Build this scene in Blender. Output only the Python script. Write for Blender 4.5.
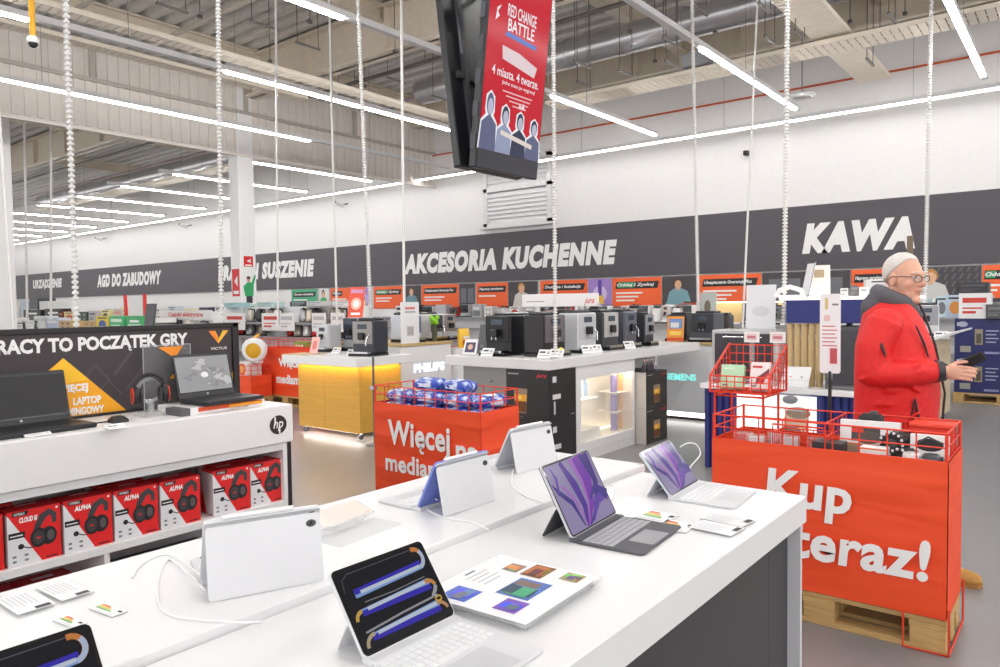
import bpy, math, random
from math import sin, cos, pi, radians
from mathutils import Matrix, Vector
random.seed(7)
for _o in list(bpy.data.objects): bpy.data.objects.remove(_o)
SC = bpy.context.scene
COL = SC.collection
# ---------------------------------------------------------------- camera, world, exposure
YAW, PIT, ROL, FPX, CAMZ = .6703, .0400, -.01268, 740., 1.5
FW = Vector((-sin(YAW)*cos(PIT), cos(YAW)*cos(PIT), -sin(PIT)))
R0 = Vector((cos(YAW), sin(YAW), 0)); U0 = R0.cross(FW)
RT = cos(ROL)*R0 + sin(ROL)*U0; UP = -sin(ROL)*R0 + cos(ROL)*U0
cam = bpy.data.cameras.new('camera'); cam.sensor_width = 36; cam.lens = FPX/1000*36; cam.clip_end = 200; cam.clip_start = .02
camo = bpy.data.objects.new('camera', cam); COL.objects.link(camo)
camo.matrix_world = Matrix(((RT.x, UP.x, -FW.x, 0), (RT.y, UP.y, -FW.y, 0), (RT.z, UP.z, -FW.z, CAMZ), (0, 0, 0, 1)))
SC.camera = camo
W = bpy.data.worlds.new('world'); SC.world = W; W.use_nodes = True
W.node_tree.nodes['Background'].inputs[0].default_value = (1, .985, .97, 1)
W.node_tree.nodes['Background'].inputs[1].default_value = 1.3
SC.view_settings.view_transform = 'Standard'; SC.view_settings.look = 'None'
SC.view_settings.gamma = 1; SC.view_settings.use_curve_mapping = False
SC.view_settings.exposure = 0.25
STRIP = 36.0          # emission of the ceiling light strips
try:
    SC.cycles.use_denoising = True; SC.cycles.max_bounces = 8; SC.cycles.diffuse_bounces = 5; SC.cycles.sample_clamp_indirect = 6
    SC.cycles.caustics_reflective = False; SC.cycles.caustics_refractive = False; SC.cycles.transparent_max_bounces = 12
except Exception: pass
# pixel of the photograph -> point in the place
def ray(px, py): return RT*((px-500)/FPX) - UP*((py-333.5)/FPX) + FW
CAM = Vector((0, 0, CAMZ))
def zpt(px, py, z): d = ray(px, py); return CAM + d*((z-CAMZ)/d.z)
def ypt(px, py, y): d = ray(px, py); return CAM + d*(y/d.y)
def xpt(px, py, x): d = ray(px, py); return CAM + d*(x/d.x)
def dpt(px, py, d): return CAM + ray(px, py)*d
def depth(p): return (Vector(p)-CAM).dot(FW)
# ---------------------------------------------------------------- materials
MATS = {}
def lin(c): return tuple((x/255/12.92 if x/255 <= .04045 else ((x/255+.055)/1.055)**2.4) for x in c)
def M(c, rough=.5, metal=0., emit=0., nz=.04, scale=9., alpha=1., kind='', coat=0., spec=.5):
    key = (c, rough, metal, emit, nz, scale, alpha, kind, coat, spec)
    if key in MATS: return MATS[key]
    m = bpy.data.materials.new('mat_%02x%02x%02x_%s' % (*c, kind or 'plain')); m.use_nodes = True
    nt = m.node_tree; b = nt.nodes['Principled BSDF']; N = nt.nodes.new; L = nt.links.new
    col = (*lin(c), 1)
    b.inputs['Base Color'].default_value = col; b.inputs['Roughness'].default_value = rough; b.inputs['Metallic'].default_value = metal
    b.inputs['Specular IOR Level'].default_value = spec; b.inputs['Coat Weight'].default_value = coat
    if emit: b.inputs['Emission Color'].default_value = col; b.inputs['Emission Strength'].default_value = emit
    if kind == 'screen': b.inputs['Base Color'].default_value = (.01, .01, .012, 1)
    if kind == 'glass':
        b.inputs['Transmission Weight'].default_value = 0; b.inputs['Alpha'].default_value = alpha
    elif nz and not emit:
        tc = N('ShaderNodeTexCoord'); n = N('ShaderNodeTexNoise'); n.inputs['Scale'].default_value = scale; n.inputs['Detail'].default_value = 4
        mp = N('ShaderNodeMapping'); L(tc.outputs['Object'], mp.inputs['Vector']); L(mp.outputs[0], n.inputs['Vector'])
        r = N('ShaderNodeValToRGB'); L(n.outputs['Fac'], r.inputs[0]); L(r.outputs[0], b.inputs['Base Color'])
        a = 1-nz*2; d = 1+nz
        if kind == 'wood':
            mp.inputs['Scale'].default_value = (1, 1, 9); n.inputs['Distortion'].default_value = 1.2; a = 1-nz*3; d = 1+nz
        if kind == 'woodx':
            mp.inputs['Scale'].default_value = (1.2, 14, 14); n.inputs['Distortion'].default_value = .8; a = 1-nz*3
        if kind == 'concrete': n.inputs['Detail'].default_value = 8; n.inputs['Roughness'].default_value = .65
        r.color_ramp.elements[0].position = .3; r.color_ramp.elements[1].position = .7
        r.color_ramp.elements[0].color = (*[x*a for x in col[:3]], 1); r.color_ramp.elements[1].color = (*[min(1, x*d) for x in col[:3]], 1)
        if kind in ('cloth', 'concrete', 'fabric'):
            bp = N('ShaderNodeBump'); bp.inputs['Strength'].default_value = .25 if kind != 'concrete' else .05; bp.inputs['Distance'].default_value = .004
            L(n.outputs['Fac'], bp.inputs['Height']); L(bp.outputs[0], b.inputs['Normal'])
        if kind == 'drape':
            mp.inputs['Scale'].default_value = (.9, .9, 5); n.inputs['Distortion'].default_value = .4; n.inputs['Detail'].default_value = 0.5
            bp = N('ShaderNodeBump'); bp.inputs['Strength'].default_value = .4; bp.inputs['Distance'].default_value = .03; L(n.outputs['Fac'], bp.inputs['Height']); L(bp.outputs[0], b.inputs['Normal'])
        if kind == 'printed':
            r.color_ramp.elements[0].position = .5; r.color_ramp.elements[1].position = .62; r.color_ramp.elements[0].color = col; r.color_ramp.elements[1].color = (.62, .7, .86, 1); mp.inputs['Scale'].default_value = (1, 2.2, 1)
        if kind == 'concrete':
            rr = N('ShaderNodeMapRange'); rr.inputs[3].default_value = rough-.02; rr.inputs[4].default_value = rough+.05
            L(n.outputs['Fac'], rr.inputs[0]); L(rr.outputs[0], b.inputs['Roughness'])
    MATS[key] = m; return m
WHITE = M((240, 240, 241), .32, nz=.006); WHITE2 = M((226, 226, 228), .5, nz=.02); DKGREY = M((70, 70, 74), .5); BLACK = M((24, 24, 27), .35); GLOSSBLK = M((16, 16, 19), .12)
SILVER = M((178, 180, 184), .3, .7, nz=.03); CHROME = M((205, 207, 210), .16, 1., nz=0); RED = M((242, 78, 32), .6, kind='drape', scale=2.6, nz=.015); REDWIRE = M((234, 64, 36), .35)
REDP = M((214, 34, 36), .45, nz=0); ORANGE = M((238, 84, 34), .5, nz=0); PWHITE = M((242, 242, 242), .5, nz=0); PBLACK = M((32, 30, 33), .45, nz=0); PGREY = M((128, 128, 132), .5, nz=0)
CREAM = M((222, 214, 202), .6); PALLET = M((206, 170, 112), .7, kind='woodx', nz=.08, scale=5); CARD = M((196, 160, 112), .8)
ACRYL = M((235, 240, 242), .08, alpha=.22, kind='glass', nz=0); LENS = M((225, 232, 235), .05, alpha=.25, kind='glass', nz=0)
LENS2 = M((235, 240, 242), .1, alpha=.07, kind='glass', nz=0); LEDW = M((255, 253, 250), .5, emit=STRIP*.3); LEDM = M((255, 253, 250), .5, emit=STRIP); GLOW = M((255, 250, 240), .5, emit=2.2)
def PE(r, g, b, e=.46): return M((r, g, b), .12, emit=e, nz=0, kind='screen', spec=.12)
def P(r, g, b, rough=.45): return M((r, g, b), rough, nz=0)
# ---------------------------------------------------------------- mesh builder
def frame(o, r, u):
    r = Vector(r).normalized(); n = r.cross(Vector(u)).normalized(); u = n.cross(r)
    return Matrix(((r.x, u.x, n.x, o[0]), (r.y, u.y, n.y, o[1]), (r.z, u.z, n.z, o[2]), (0, 0, 0, 1)))
def fX(o): return frame(o, (0, 1, 0), (0, 0, 1))       # face looking +X
def fY(o): return frame(o, (1, 0, 0), (0, 0, 1))       # face looking -Y
def TR(x=0, y=0, z=0, rz=0, ry=0, rx=0): return Matrix.Translation((x, y, z)) @ Matrix.Rotation(rz, 4, 'Z') @ Matrix.Rotation(ry, 4, 'Y') @ Matrix.Rotation(rx, 4, 'X')
FONTC = {}
def glyphs(body, bold, shear, space):
    k = (body, bold, shear, space); OG = {'ę': 'e', 'ą': 'a', 'Ę': 'E', 'Ą': 'A'}
    if k not in FONTC and any(c in OG for c in body):
        plain = ''.join(OG.get(c, c) for c in body); v, f, x0, x1, y0, y1 = glyphs(plain, bold, shear, space); v = list(v); f = list(f)
        for i, c in enumerate(body):
            if c in OG:
                xe = glyphs(plain[:i+1].rstrip(), bold, shear, space)[3]; xe -= .05 if c.isupper() else .12; n = len(v); t = .09+bold
                v += [(xe-t, .03), (xe, .03), (xe-t*.5, -.07), (xe-t*.3, -.12), (xe+t*.5, -.11), (xe+t*.5, -.19), (xe-t*.6, -.2), (xe-t*1.2, -.12), (xe-t*1.15, -.05)]; f += [(n, n+1, n+2, n+8), (n+8, n+2, n+3, n+7), (n+3, n+4, n+5, n+6, n+7)]
        FONTC[k] = (v, f, x0, x1, min(p[1] for p in v), y1)
    if k not in FONTC:
        c = bpy.data.curves.new('lettering', 'FONT'); c.body = body; c.offset = bold; c.shear = shear; c.space_character = space; c.resolution_u = 3; c.fill_mode = 'FRONT'
        o = bpy.data.objects.new('lettering', c); COL.objects.link(o); bpy.context.view_layer.update()
        me = bpy.data.meshes.new_from_object(o); v = [(p.co.x, p.co.y) for p in me.vertices]; f = [tuple(p.vertices) for p in me.polygons]
        bpy.data.objects.remove(o); bpy.data.curves.remove(c); bpy.data.meshes.remove(me)
        xs = [p[0] for p in v]; ys = [p[1] for p in v]
        FONTC[k] = (v, f, min(xs), max(xs), min(ys), max(ys))
    return FONTC[k]
class MB:
    def __init__(s, T=None): s.v = []; s.f = []; s.m = []; s.s = []; s.mats = []; s.T = T or Matrix()
    def add(s, vs, fs, mat, smooth=False):
        n = len(s.v); s.v += [s.T @ Vector(v) for v in vs]
        if mat not in s.mats: s.mats.append(mat)
        i = s.mats.index(mat)
        for f in fs: s.f.append([n+k for k in f]); s.m.append(i); s.s.append(smooth)
        return s
    def box(s, x0, x1, y0, y1, z0, z1, mat, b=0.):
        if b <= 0:
            vs = [(x, y, z) for x in (x0, x1) for y in (y0, y1) for z in (z0, z1)]
            return s.add(vs, [(0, 1, 3, 2), (4, 6, 7, 5), (0, 4, 5, 1), (2, 3, 7, 6), (0, 2, 6, 4), (1, 5, 7, 3)], mat)
        b = min(b, (x1-x0)*.45, (y1-y0)*.45, (z1-z0)*.45); vs = []; ix = {}
        for i, x in enumerate((x0, x1)):
            for j, y in enumerate((y0, y1)):
                for k, z in enumerate((z0, z1)):
                    xi = x+(b, -b)[i]; yi = y+(b, -b)[j]; zi = z+(b, -b)[k]
                    for a, p in enumerate(((x, yi, zi), (xi, y, zi), (xi, yi, z))): ix[i, j, k, a] = len(vs); vs.append(p)
        I = lambda i, j, k, a: ix[i, j, k, a]
        fs = []
        for e in (0, 1):
            fs += [[I(e, 0, 0, 0), I(e, 1, 0, 0), I(e, 1, 1, 0), I(e, 0, 1, 0)], [I(0, e, 0, 1), I(1, e, 0, 1), I(1, e, 1, 1), I(0, e, 1, 1)], [I(0, 0, e, 2), I(1, 0, e, 2), I(1, 1, e, 2), I(0, 1, e, 2)]]
        for i in (0, 1):
            for j in (0, 1):
                fs += [[I(i, j, 0, 0), I(i, j, 1, 0), I(i, j, 1, 1), I(i, j, 0, 1)], [I(i, 0, j, 0), I(i, 1, j, 0), I(i, 1, j, 2), I(i, 0, j, 2)], [I(0, i, j, 1), I(1, i, j, 1), I(1, i, j, 2), I(0, i, j, 2)]]
                for k in (0, 1): fs.append([I(i, j, k, 0), I(i, j, k, 1), I(i, j, k, 2)])
        return s.add(vs, fs, mat)
    def poly(s, pts, mat, z=0.): return s.add([(p[0], p[1], p[2] if len(p) > 2 else z) for p in pts], [list(range(len(pts)))], mat)
    def rect(s, x0, x1, y0, y1, mat, z=0.): return s.poly([(x0, y0), (x1, y0), (x1, y1), (x0, y1)], mat, z)
    def disc(s, x, y, rx, ry, mat, z=0., n=18, a0=0, a1=2*pi): return s.poly([(x+rx*cos(a0+(a1-a0)*i/n), y+ry*sin(a0+(a1-a0)*i/n)) for i in range(n+(a1-a0 < 6.28))], mat, z)
    def band(s, pts, w, mat, z=0.):
        vs = []; fs = []
        for i, p in enumerate(pts):
            a = pts[max(0, i-1)]; c = pts[min(len(pts)-1, i+1)]; d = Vector((c[0]-a[0], c[1]-a[1])); d = d.normalized() if d.length else Vector((1, 0))
            ww = (w[i] if isinstance(w, (list, tuple)) else w)/2
            vs += [(p[0]-d.y*ww, p[1]+d.x*ww, z), (p[0]+d.y*ww, p[1]-d.x*ww, z)]
            if i: fs.append((2*i-2, 2*i-1, 2*i+1, 2*i))
        return s.add(vs, fs, mat)
    def prism(s, pts, z0, z1, mat, smooth=False):
        n = len(pts); vs = [(p[0], p[1], z0) for p in pts]+[(p[0], p[1], z1) for p in pts]
        return s.add(vs, [list(range(n))[::-1], list(range(n, 2*n))], mat).add(vs, [(i, (i+1) % n, n+(i+1) % n, n+i) for i in range(n)], mat, smooth)
    def loft(s, rings, mat, smooth=True, cap=True, closed=False):
        n = len(rings[0]); vs = [p for r in rings for p in r]; fs = []
        k = len(rings)
        for i in range(k if closed else k-1):
            for j in range(n): fs.append((i*n+j, i*n+(j+1) % n, ((i+1) % k)*n+(j+1) % n, ((i+1) % k)*n+j))
        s.add(vs, fs, mat, smooth)
        if cap and not closed: s.add(rings[0], [list(range(n))[::-1]], mat); s.add(rings[-1], [list(range(n))], mat)
        return s
    def lathe(s, prof, mat, n=18, o=(0, 0, 0), smooth=True): return s.loft([[(o[0]+r*cos(2*pi*i/n), o[1]+r*sin(2*pi*i/n), o[2]+z) for i in range(n)] for r, z in prof], mat, smooth)
    def tube(s, pts, r, mat, n=8, closed=False):
        pts = [Vector(p) for p in pts]; rings = []; k = len(pts); prev = None
        for i, p in enumerate(pts):
            a = pts[(i-1) % k] if (closed or i) else p; c = pts[(i+1) % k] if (closed or i < k-1) else p
            d = (c-a).normalized()
            if prev is None: q = d.orthogonal().normalized()
            else: q = (prev-d*prev.dot(d)); q = q.normalized() if q.length > 1e-5 else d.orthogonal().normalized()
            prev = q; t = d.cross(q); rr = r[i] if isinstance(r, (list, tuple)) else r
            rings.append([p+(q*cos(2*pi*j/n)+t*sin(2*pi*j/n))*rr for j in range(n)])
        return s.loft(rings, mat, True, True, closed)
    def ell(s, c, r, mat, n=16, m=10, rot=None):
        rings = []
        for i in range(m+1):
            a = -pi/2+pi*i/m; q = []
            for j in range(n):
                v = Vector((r[0]*cos(a)*cos(2*pi*j/n), r[1]*cos(a)*sin(2*pi*j/n), r[2]*sin(a)))
                if i in (0, m): v = Vector((r[0]*.02*cos(2*pi*j/n), r[1]*.02*sin(2*pi*j/n), r[2]*sin(a)))
                q.append((rot @ v if rot else v)+Vector(c))
            rings.append(q)
        return s.loft(rings, mat)
    def text(s, body, x, y, mat, h=None, w=None, bold=.02, shear=0., z=0., al='l', space=1.):
        v, f, x0, x1, y0, y1 = glyphs(body, bold, shear, space)
        sy = h/(y1-y0) if h else w/(x1-x0); sx = w/(x1-x0) if w else sy; tw = (x1-x0)*sx
        ox = x-(0 if al == 'l' else tw/2 if al == 'c' else tw)
        return s.add([(ox+(p[0]-x0)*sx, y+(p[1]-y0)*sy, z) for p in v], f, mat)
    def build(s, name, parent=None, label=None, kind=None):
        me = bpy.data.meshes.new(name); me.from_pydata([tuple(v) for v in s.v], [], s.f)
        for m in s.mats: me.materials.append(m)
        me.polygons.foreach_set('material_index', s.m); me.polygons.foreach_set('use_smooth', s.s); me.update()
        o = bpy.data.objects.new(name, me); COL.objects.link(o)
        if parent is not None: o.parent = parent
        if label: o['label'] = label
        if kind: o['kind'] = kind
        return o
def tag(o, label, cat, group=None):
    o['label'] = label; o['category'] = cat
    if group: o['group'] = group
    return o
def thing(name, label, cat, loc=(0, 0, 0), rz=0., group=None):
    o = bpy.data.objects.new(name, None); o.empty_display_size = .05; COL.objects.link(o); o.location = loc; o.rotation_euler = (0, 0, rz); return tag(o, label, cat, group)
def struct(o): o['kind'] = 'structure'; return o
KIDS = {}
def dup(root, loc, rz, label, group=None):
    def cp(o, parent):
        c = o.copy(); COL.objects.link(c)
        if parent is not None: c.parent = parent
        for ch in [x for x in bpy.data.objects if x.parent == o]: cp(ch, c)
        return c
    r = cp(root, None); r.location = loc; r.rotation_euler = (0, 0, rz); r['label'] = label
    if group: r['group'] = group
    return r
ORD = ['leftmost', 'second', 'third', 'fourth', 'fifth', 'sixth', 'seventh', 'eighth', 'ninth', 'tenth', 'eleventh', 'twelfth', 'thirteenth', 'fourteenth', 'fifteenth', 'sixteenth', 'seventeenth', 'eighteenth', 'nineteenth', 'twentieth', 'twenty-first', 'twenty-second', 'twenty-third', 'twenty-fourth']
def rrect(x0, x1, y0, y1, r, k=5):
    p = []
    for cx, cy, a in ((x1-r, y0+r, -pi/2), (x1-r, y1-r, 0), (x0+r, y1-r, pi/2), (x0+r, y0+r, pi)):
        p += [(cx+r*cos(a+pi/2*i/k), cy+r*sin(a+pi/2*i/k)) for i in range(k+1)]
    return p
# ================================================================ SETTING
m = MB(); m.box(-62, 14, -7, 16.3, -.1, 0, M((134, 132, 133), .28, nz=.025, scale=.9, kind='concrete', spec=.5)); struct(m.build('floor'))
WALLM = M((240, 239, 239), .7, nz=.01)
m = MB(); m.box(-62, 14, 16, 16.3, 0, 7.3, WALLM); struct(m.build('wall_back'))
# trapezoidal steel roof deck, ribs run along x
m = MB(); DECK = M((222, 219, 215), .6, .0, nz=.05); prof = []
y = -6.
while y < 16: prof += [(y, 7.2), (y+.16, 7.2), (y+.2, 7.32), (y+.34, 7.32)]; y += .38
vs = [(x, p[0], p[1]) for p in prof for x in (-62, 14)]
m.add(vs, [(2*i, 2*i+1, 2*i+3, 2*i+2) for i in range(len(prof)-1)], DECK); m.box(-62, 14, -6, 16.3, 7.33, 7.4, DECK); struct(m.build('ceiling'))
# ribbed drop wall (sandwich panels) on the left, open underneath
m = MB(); CLAD = M((228, 222, 216), .6, nz=.02); CL2 = M((188, 181, 174), .6, nz=.02)
m.box(-15.25, -15.06, -7, 16, 4.95, 6.6, CLAD)
y = -6.9
while y < 15.9: m.box(-15.06, -15.035, y, y+.1, 5.0, 6.5, CLAD); y += .21
m.box(-15.07, -14.98, -7, 16, 4.9, 4.97, CLAD); m.box(-15.07, -14.98, -7, 16, 5.86, 5.93, CL2); m.box(-15.07, -14.98, -7, 9.7, 6.5, 6.6, CL2)
for yy in (3.2, 6.4, 9.7, 12.9): m.box(-15.07, -14.97, yy, yy+.1, 5.93, 6.55, CL2)
struct(m.build('wall_left'))
# ceiling beams: deep girders along x and purlins along y
BEAM = M((226, 216, 200), .6, nz=.03)
def girder(y, z0, z1, w=.34, x0=-40, x1=12):
    m = MB(); m.box(x0, x1, y-w/2, y+w/2, z0, z0+.05, BEAM); m.box(x0, x1, y-w/2, y+w/2, z1-.05, z1, BEAM); m.box(x0, x1, y-.03, y+.03, z0, z1, BEAM)
    x = x0+.8
    while x < x1: m.box(x-.015, x+.015, y-w/2+.02, y+w/2-.02, z0+.05, z1-.05, BEAM); x += 2.4
    struct(m.build('ceiling_beam'))
girder(9.9, 6.25, 7.15); girder(3.4, 6.35, 7.15); girder(15.2, 6.5, 7.15)
for x in (-2.9, -6.95, -10.6, -14.6, -19, -24, -30):
    m = MB(); m.box(x-.12, x+.12, -6, 15.9, 6.86, 6.9, BEAM); m.box(x-.02, x+.02, -6, 15.9, 6.9, 7.15, BEAM); m.box(x-.12, x+.12, -6, 15.9, 7.15, 7.19, BEAM); struct(m.build('ceiling_beam'))
# columns
def column(x, y, w, name, label):
    m = MB(); m.box(x-w/2, x+w/2, y-w/2, y+w/2, 0, 7.15, WHITE, .015); m.box(x-w/2-.02, x+w/2+.02, y-w/2-.02, y+w/2+.02, 0, .12, PGREY); o = struct(m.build(name)); o['label'] = label; return o
pc = dpt(243, 250, 17.0); column(pc.x, pc.y, .4, 'trim_1', 'white square column with a green sweater poster')
pc2 = dpt(0, 270, 15); column(pc2.x, pc2.y, .42, 'trim_2', 'white square column at the far left edge')
# posters and extinguisher on the near column
cx, cy = pc.x, pc.y-.201
def poster(name, label, T, w, h, draw, cat='poster', group=None, th=.012, back=None, frame_m=None):
    o = thing(name, label, cat, T.translation, 0, group)
    T = Matrix.Translation(-T.translation) @ T
    m = MB(T); m.box(0, w, 0, h, -th, 0, frame_m or PWHITE); m.build('panel', o)
    m = MB(T @ Matrix.Translation((0, 0, .002))); draw(m, w, h); m.build('print', o); return o
def d_green(m, w, h):
    m.rect(0, w, 0, h, PWHITE); m.rect(.02, w-.02, .02, h*.22, P(200, 222, 212), .001)
    for k in range(3): m.rect(.06, w-.06, h*(.05+.05*k), h*(.07+.05*k), P(110, 160, 140), .002)
    m.rect(w*.3, w*.72, h*.24, h*.42, P(60, 56, 66), .001); m.poly([(w*.22, h*.4), (w*.78, h*.4), (w*.82, h*.66), (w*.6, h*.72), (w*.4, h*.72), (w*.12, h*.62)], P(58, 168, 106), .002)
    m.poly([(w*.76, h*.6), (w*.98, h*.86), (w*.9, h*.9), (w*.66, h*.7)], P(58, 168, 106), .003); m.disc(w*.47, h*.78, w*.12, h*.06, P(214, 160, 128), .004); m.disc(w*.47, h*.82, w*.13, h*.035, P(60, 46, 40), .005)
poster('wall_poster', 'poster of a person in a green sweater on the white column', fX((pc.x+.202, pc.y-.19, 1.35)), .38, 1.0, d_green)
def d_fire(m, w, h):
    m.rect(0, w, 0, h, REDP); m.poly([(w*.3, h*.55), (w*.75, h*.75), (w*.75, h*.35)], PWHITE, .001); m.rect(w*.15, w*.85, h*.08, h*.2, PWHITE, .001)
poster('safety_sign', 'red square sign at the top of the column poster', fX((pc.x+.202, pc.y-.12, 2.42)), .24, .24, d_fire)
poster('safety_sign', 'red and white fire instructions board on the column side', fY((pc.x-.15, cy-.002, 1.75)), .3, .62, d_fire)
def extinguisher(x, y, z):
    o = thing('fire_extinguisher', 'red fire extinguisher hung on the white column', 'fire extinguisher', (x, y, z))
    m = MB(); m.lathe([(.02, 0), (.08, .01), (.085, .05), (.085, .36), (.06, .43), (.025, .46), (.025, .5)], M((206, 34, 30), .3), 14); m.build('cylinder', o)
    m = MB(); m.box(-.02, .02, -.1, .02, .5, .53, PBLACK); m.tube([(0, -.05, .5), (.09, -.08, .42), (.1, -.08, .2)], .012, PBLACK, 6); m.build('valve', o)
    m = MB(); m.box(-.06, .06, .085, .12, .1, .4, PWHITE); m.build('bracket', o)
extinguisher(cx, cy-.12, 1.0)
# wall banner
XB0, XB1 = -50, 3
o = thing('wall_banner', 'long dark grey banner with white department names along the back wall', 'banner', (0, 15.97, 0))
m = MB(); m.box(XB0, XB1, -.03, .0, 2.12, 3.44, M((84, 80, 87), .55, nz=.02, scale=1.2)); m.build('panel', o)
for body, l, lb, r, rb, rt in (('AKCESORIA KUCHENNE', 404, 275, 617, 263.7, 238.5), ('KAWA', 802, 254, 915, 248.7, 215.7), ('AGD DO ZABUDOWY', 97, 287, 161.5, 285, 270.7), ('PRANIE I SUSZENIE', 218, 281, 314.5, 277, 259), ('URZĄDZENIE', 33, 289.5, 62, 289.3, 278.7)):
    a = ypt(l, lb, 15.93); b = ypt(r, rb, 15.93); t = ypt(r, rt, 15.93)
    m = MB(fY((a.x, -.033, (a.z+b.z)/2))); m.text(body, 0, 0, PWHITE, h=t.z-b.z, w=b.x-a.x, bold=.07, shear=.2, space=1.15); m.build('lettering', o)
# posters under the banner
def d_info(title, c, green=False, lines=2):
    def f(m, w, h):
        m.rect(0, w, 0, h, c)
        tw = min(w*.86, .1*len(title)+.1)
        m.poly([(w*.06, h*.62), (w*.06+tw, h*.62), (w*.09+tw, h*.86), (w*.09, h*.86)], PBLACK, .001); m.text(title, w*.1, h*.67, PWHITE, h=h*.14, w=tw*.88, bold=.03, shear=.2, z=.002)
        if green: m.poly([(w*.1, h*.66), (w*.1+tw*.42, h*.66), (w*.13+tw*.42, h*.84), (w*.13, h*.84)], P(66, 160, 108), .0015)
        for k in range(lines): m.rect(w*.08, w*(.62-.08*k), h*(.44-.13*k), h*(.5-.13*k), PWHITE, .001)
    return f
def d_person(shirt, hair, bg, rows=0):
    def f(m, w, h):
        m.rect(0, w, 0, h, bg)
        for k in range(rows):
            for j in range(12): m.poly([(w*(j+.1)/12, h*(.25+k*.2)), (w*(j+.4)/12, h*(.25+k*.2)), (w*(j+.8)/12, h*(.4+k*.2)), (w*(j+.5)/12, h*(.4+k*.2))], P(98, 94, 100), .001)
        cx = w*.45; s = min(w*.3, h*.34)
        m.poly([(cx-s*1.3, 0), (cx+s*1.5, 0), (cx+s*1.0, h*.5), (cx+s*.3, h*.6), (cx-s*.3, h*.6), (cx-s*.9, h*.48)], shirt, .002)
        m.disc(cx, h*.76, s*.5, h*.19, hair, .003); m.disc(cx+s*.03, h*.71, s*.36, h*.15, P(226, 178, 146), .004); m.rect(cx-s*.15, cx+s*.15, h*.52, h*.6, P(216, 166, 136), .003)
    return f
def d_product(bg, c2):
    def f(m, w, h): m.rect(0, w, 0, h, bg); m.disc(w*.5, h*.45, w*.3, h*.3, c2, .001); m.rect(w*.42, w*.58, h*.3, h*.95, P(96, 66, 170), .002); m.poly([(w*.3, h*.1), (w*.7, h*.1), (w*.62, h*.4), (w*.38, h*.4)], P(240, 190, 60), .003)
    return f
def d_plain(c):
    def f(m, w, h): m.rect(0, w, 0, h, c); m.rect(w*.08, w*.45, h*.2, h*.8, P(112, 114, 122), .001); m.rect(w*.54, w*.92, h*.2, h*.8, P(112, 114, 122), .001)
    return f
OR_ = P(246, 104, 48); DK_ = P(70, 66, 72); VI_ = P(164, 134, 206)
PO = [(291, 317, d_info('Zawsze oszczędzaj', P(76, 172, 130)), 'green savings poster left of the first orange one'), (318, 329, d_person(P(70, 170, 110), P(60, 40, 30), P(225, 225, 222)), 'narrow white poster with a small green figure'),
 (330, 356, d_info('Raty', OR_), 'orange poster between the green figure and the violet picture'), (356, 371, d_product(VI_, P(200, 180, 230)), 'violet picture poster right of the leftmost orange poster'),
 (373, 403, d_info('Oddaj i Zyskaj', OR_, True), 'orange poster with a green word, left of the first man'), (403, 421, d_person(P(112, 150, 164), P(90, 66, 52), DK_), 'dark poster with a man in a blue shirt, the left one'),
 (421, 459, d_info('Ubezpieczenie Gwarancja Plus', OR_), 'orange insurance poster left of the middle of the wall'), (459, 475, d_plain(DK_), 'narrow dark poster left of the repairs poster'),
 (476, 508, d_info('Naprawy serwisowe', OR_, False, 1), 'orange repairs poster left of the blonde woman'), (508, 538, d_person(P(214, 210, 206), P(200, 150, 84), DK_, 2), 'dark poster of a blonde woman under the hanging screen'),
 (540, 588, d_info('Dostawa i Instalacja', OR_, False, 1), 'orange delivery poster behind the white overhead sign'), (588, 612, d_product(VI_, P(214, 196, 236)), 'violet picture poster right of the delivery poster'),
 (612, 662, d_info('Oddaj i Zyskaj', OR_, True, 3), 'orange poster with a green word beside the violet picture'), (662, 698, d_person(P(120, 164, 176), P(80, 56, 44), DK_, 1), 'dark poster with a man in a blue shirt, the right one'),
 (698, 762, d_info('Ubezpieczenie Gwarancja Plus', OR_, False, 3), 'large orange insurance poster near the middle right of the wall'), (762, 851, d_plain(DK_), 'wide dark poster with two grey ovens'),
 (851, 892, d_info('Naprawy serwisowe', OR_, False, 3), 'orange repairs poster behind the man in red'), (892, 982, d_person(P(206, 206, 204), P(196, 140, 70), DK_, 4), 'dark poster of a red haired woman right of the man'),
 (982, 1012, d_info('Oddaj', OR_, True, 2), 'orange poster cut by the right edge of the photo')]
for a, b, f, lab in PO:
    xa = ypt(a, 290, 15.93).x; xb = ypt(b, 290, 15.93).x
    poster('wall_poster', lab, fY((xa, 15.95, 1.4)), xb-xa-.02, .69, f, 'poster', 'posters under the banner')
# louvre vent on the back wall
a = ypt(485, 228, 15.9); b = ypt(552, 220, 15.9)
o = thing('wall_vent', 'white louvred air vent on the back wall behind the hanging screen', 'vent', (a.x, 15.9, a.z)); w = b.x-a.x
m = MB(); 
for q in ((0, .12, 0, 1.8), (w-.12, w, 0, 1.8), (0, w, 0, .1), (0, w, 1.7, 1.8), (0, w, .95, 1.05)): m.box(q[0], q[1], -.06, .1, q[2], q[3], WHITE2)
m.box(-.1, w+.1, -.16, .1, -.06, 0, WHITE2); m.build('frame', o)
for k in range(7): m = MB(TR(0, 0, .17+.115*k+(.12 if k > 6 else 0), rx=1.2)); m.box(.12, w-.12, -.07, .07, -.005, .005, WHITE2); m.build('slat', o)
for k in range(5): m = MB(TR(0, 0, 1.12+.115*k, rx=1.2)); m.box(.12, w-.12, -.07, .07, -.005, .005, WHITE2); m.build('slat', o)
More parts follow.
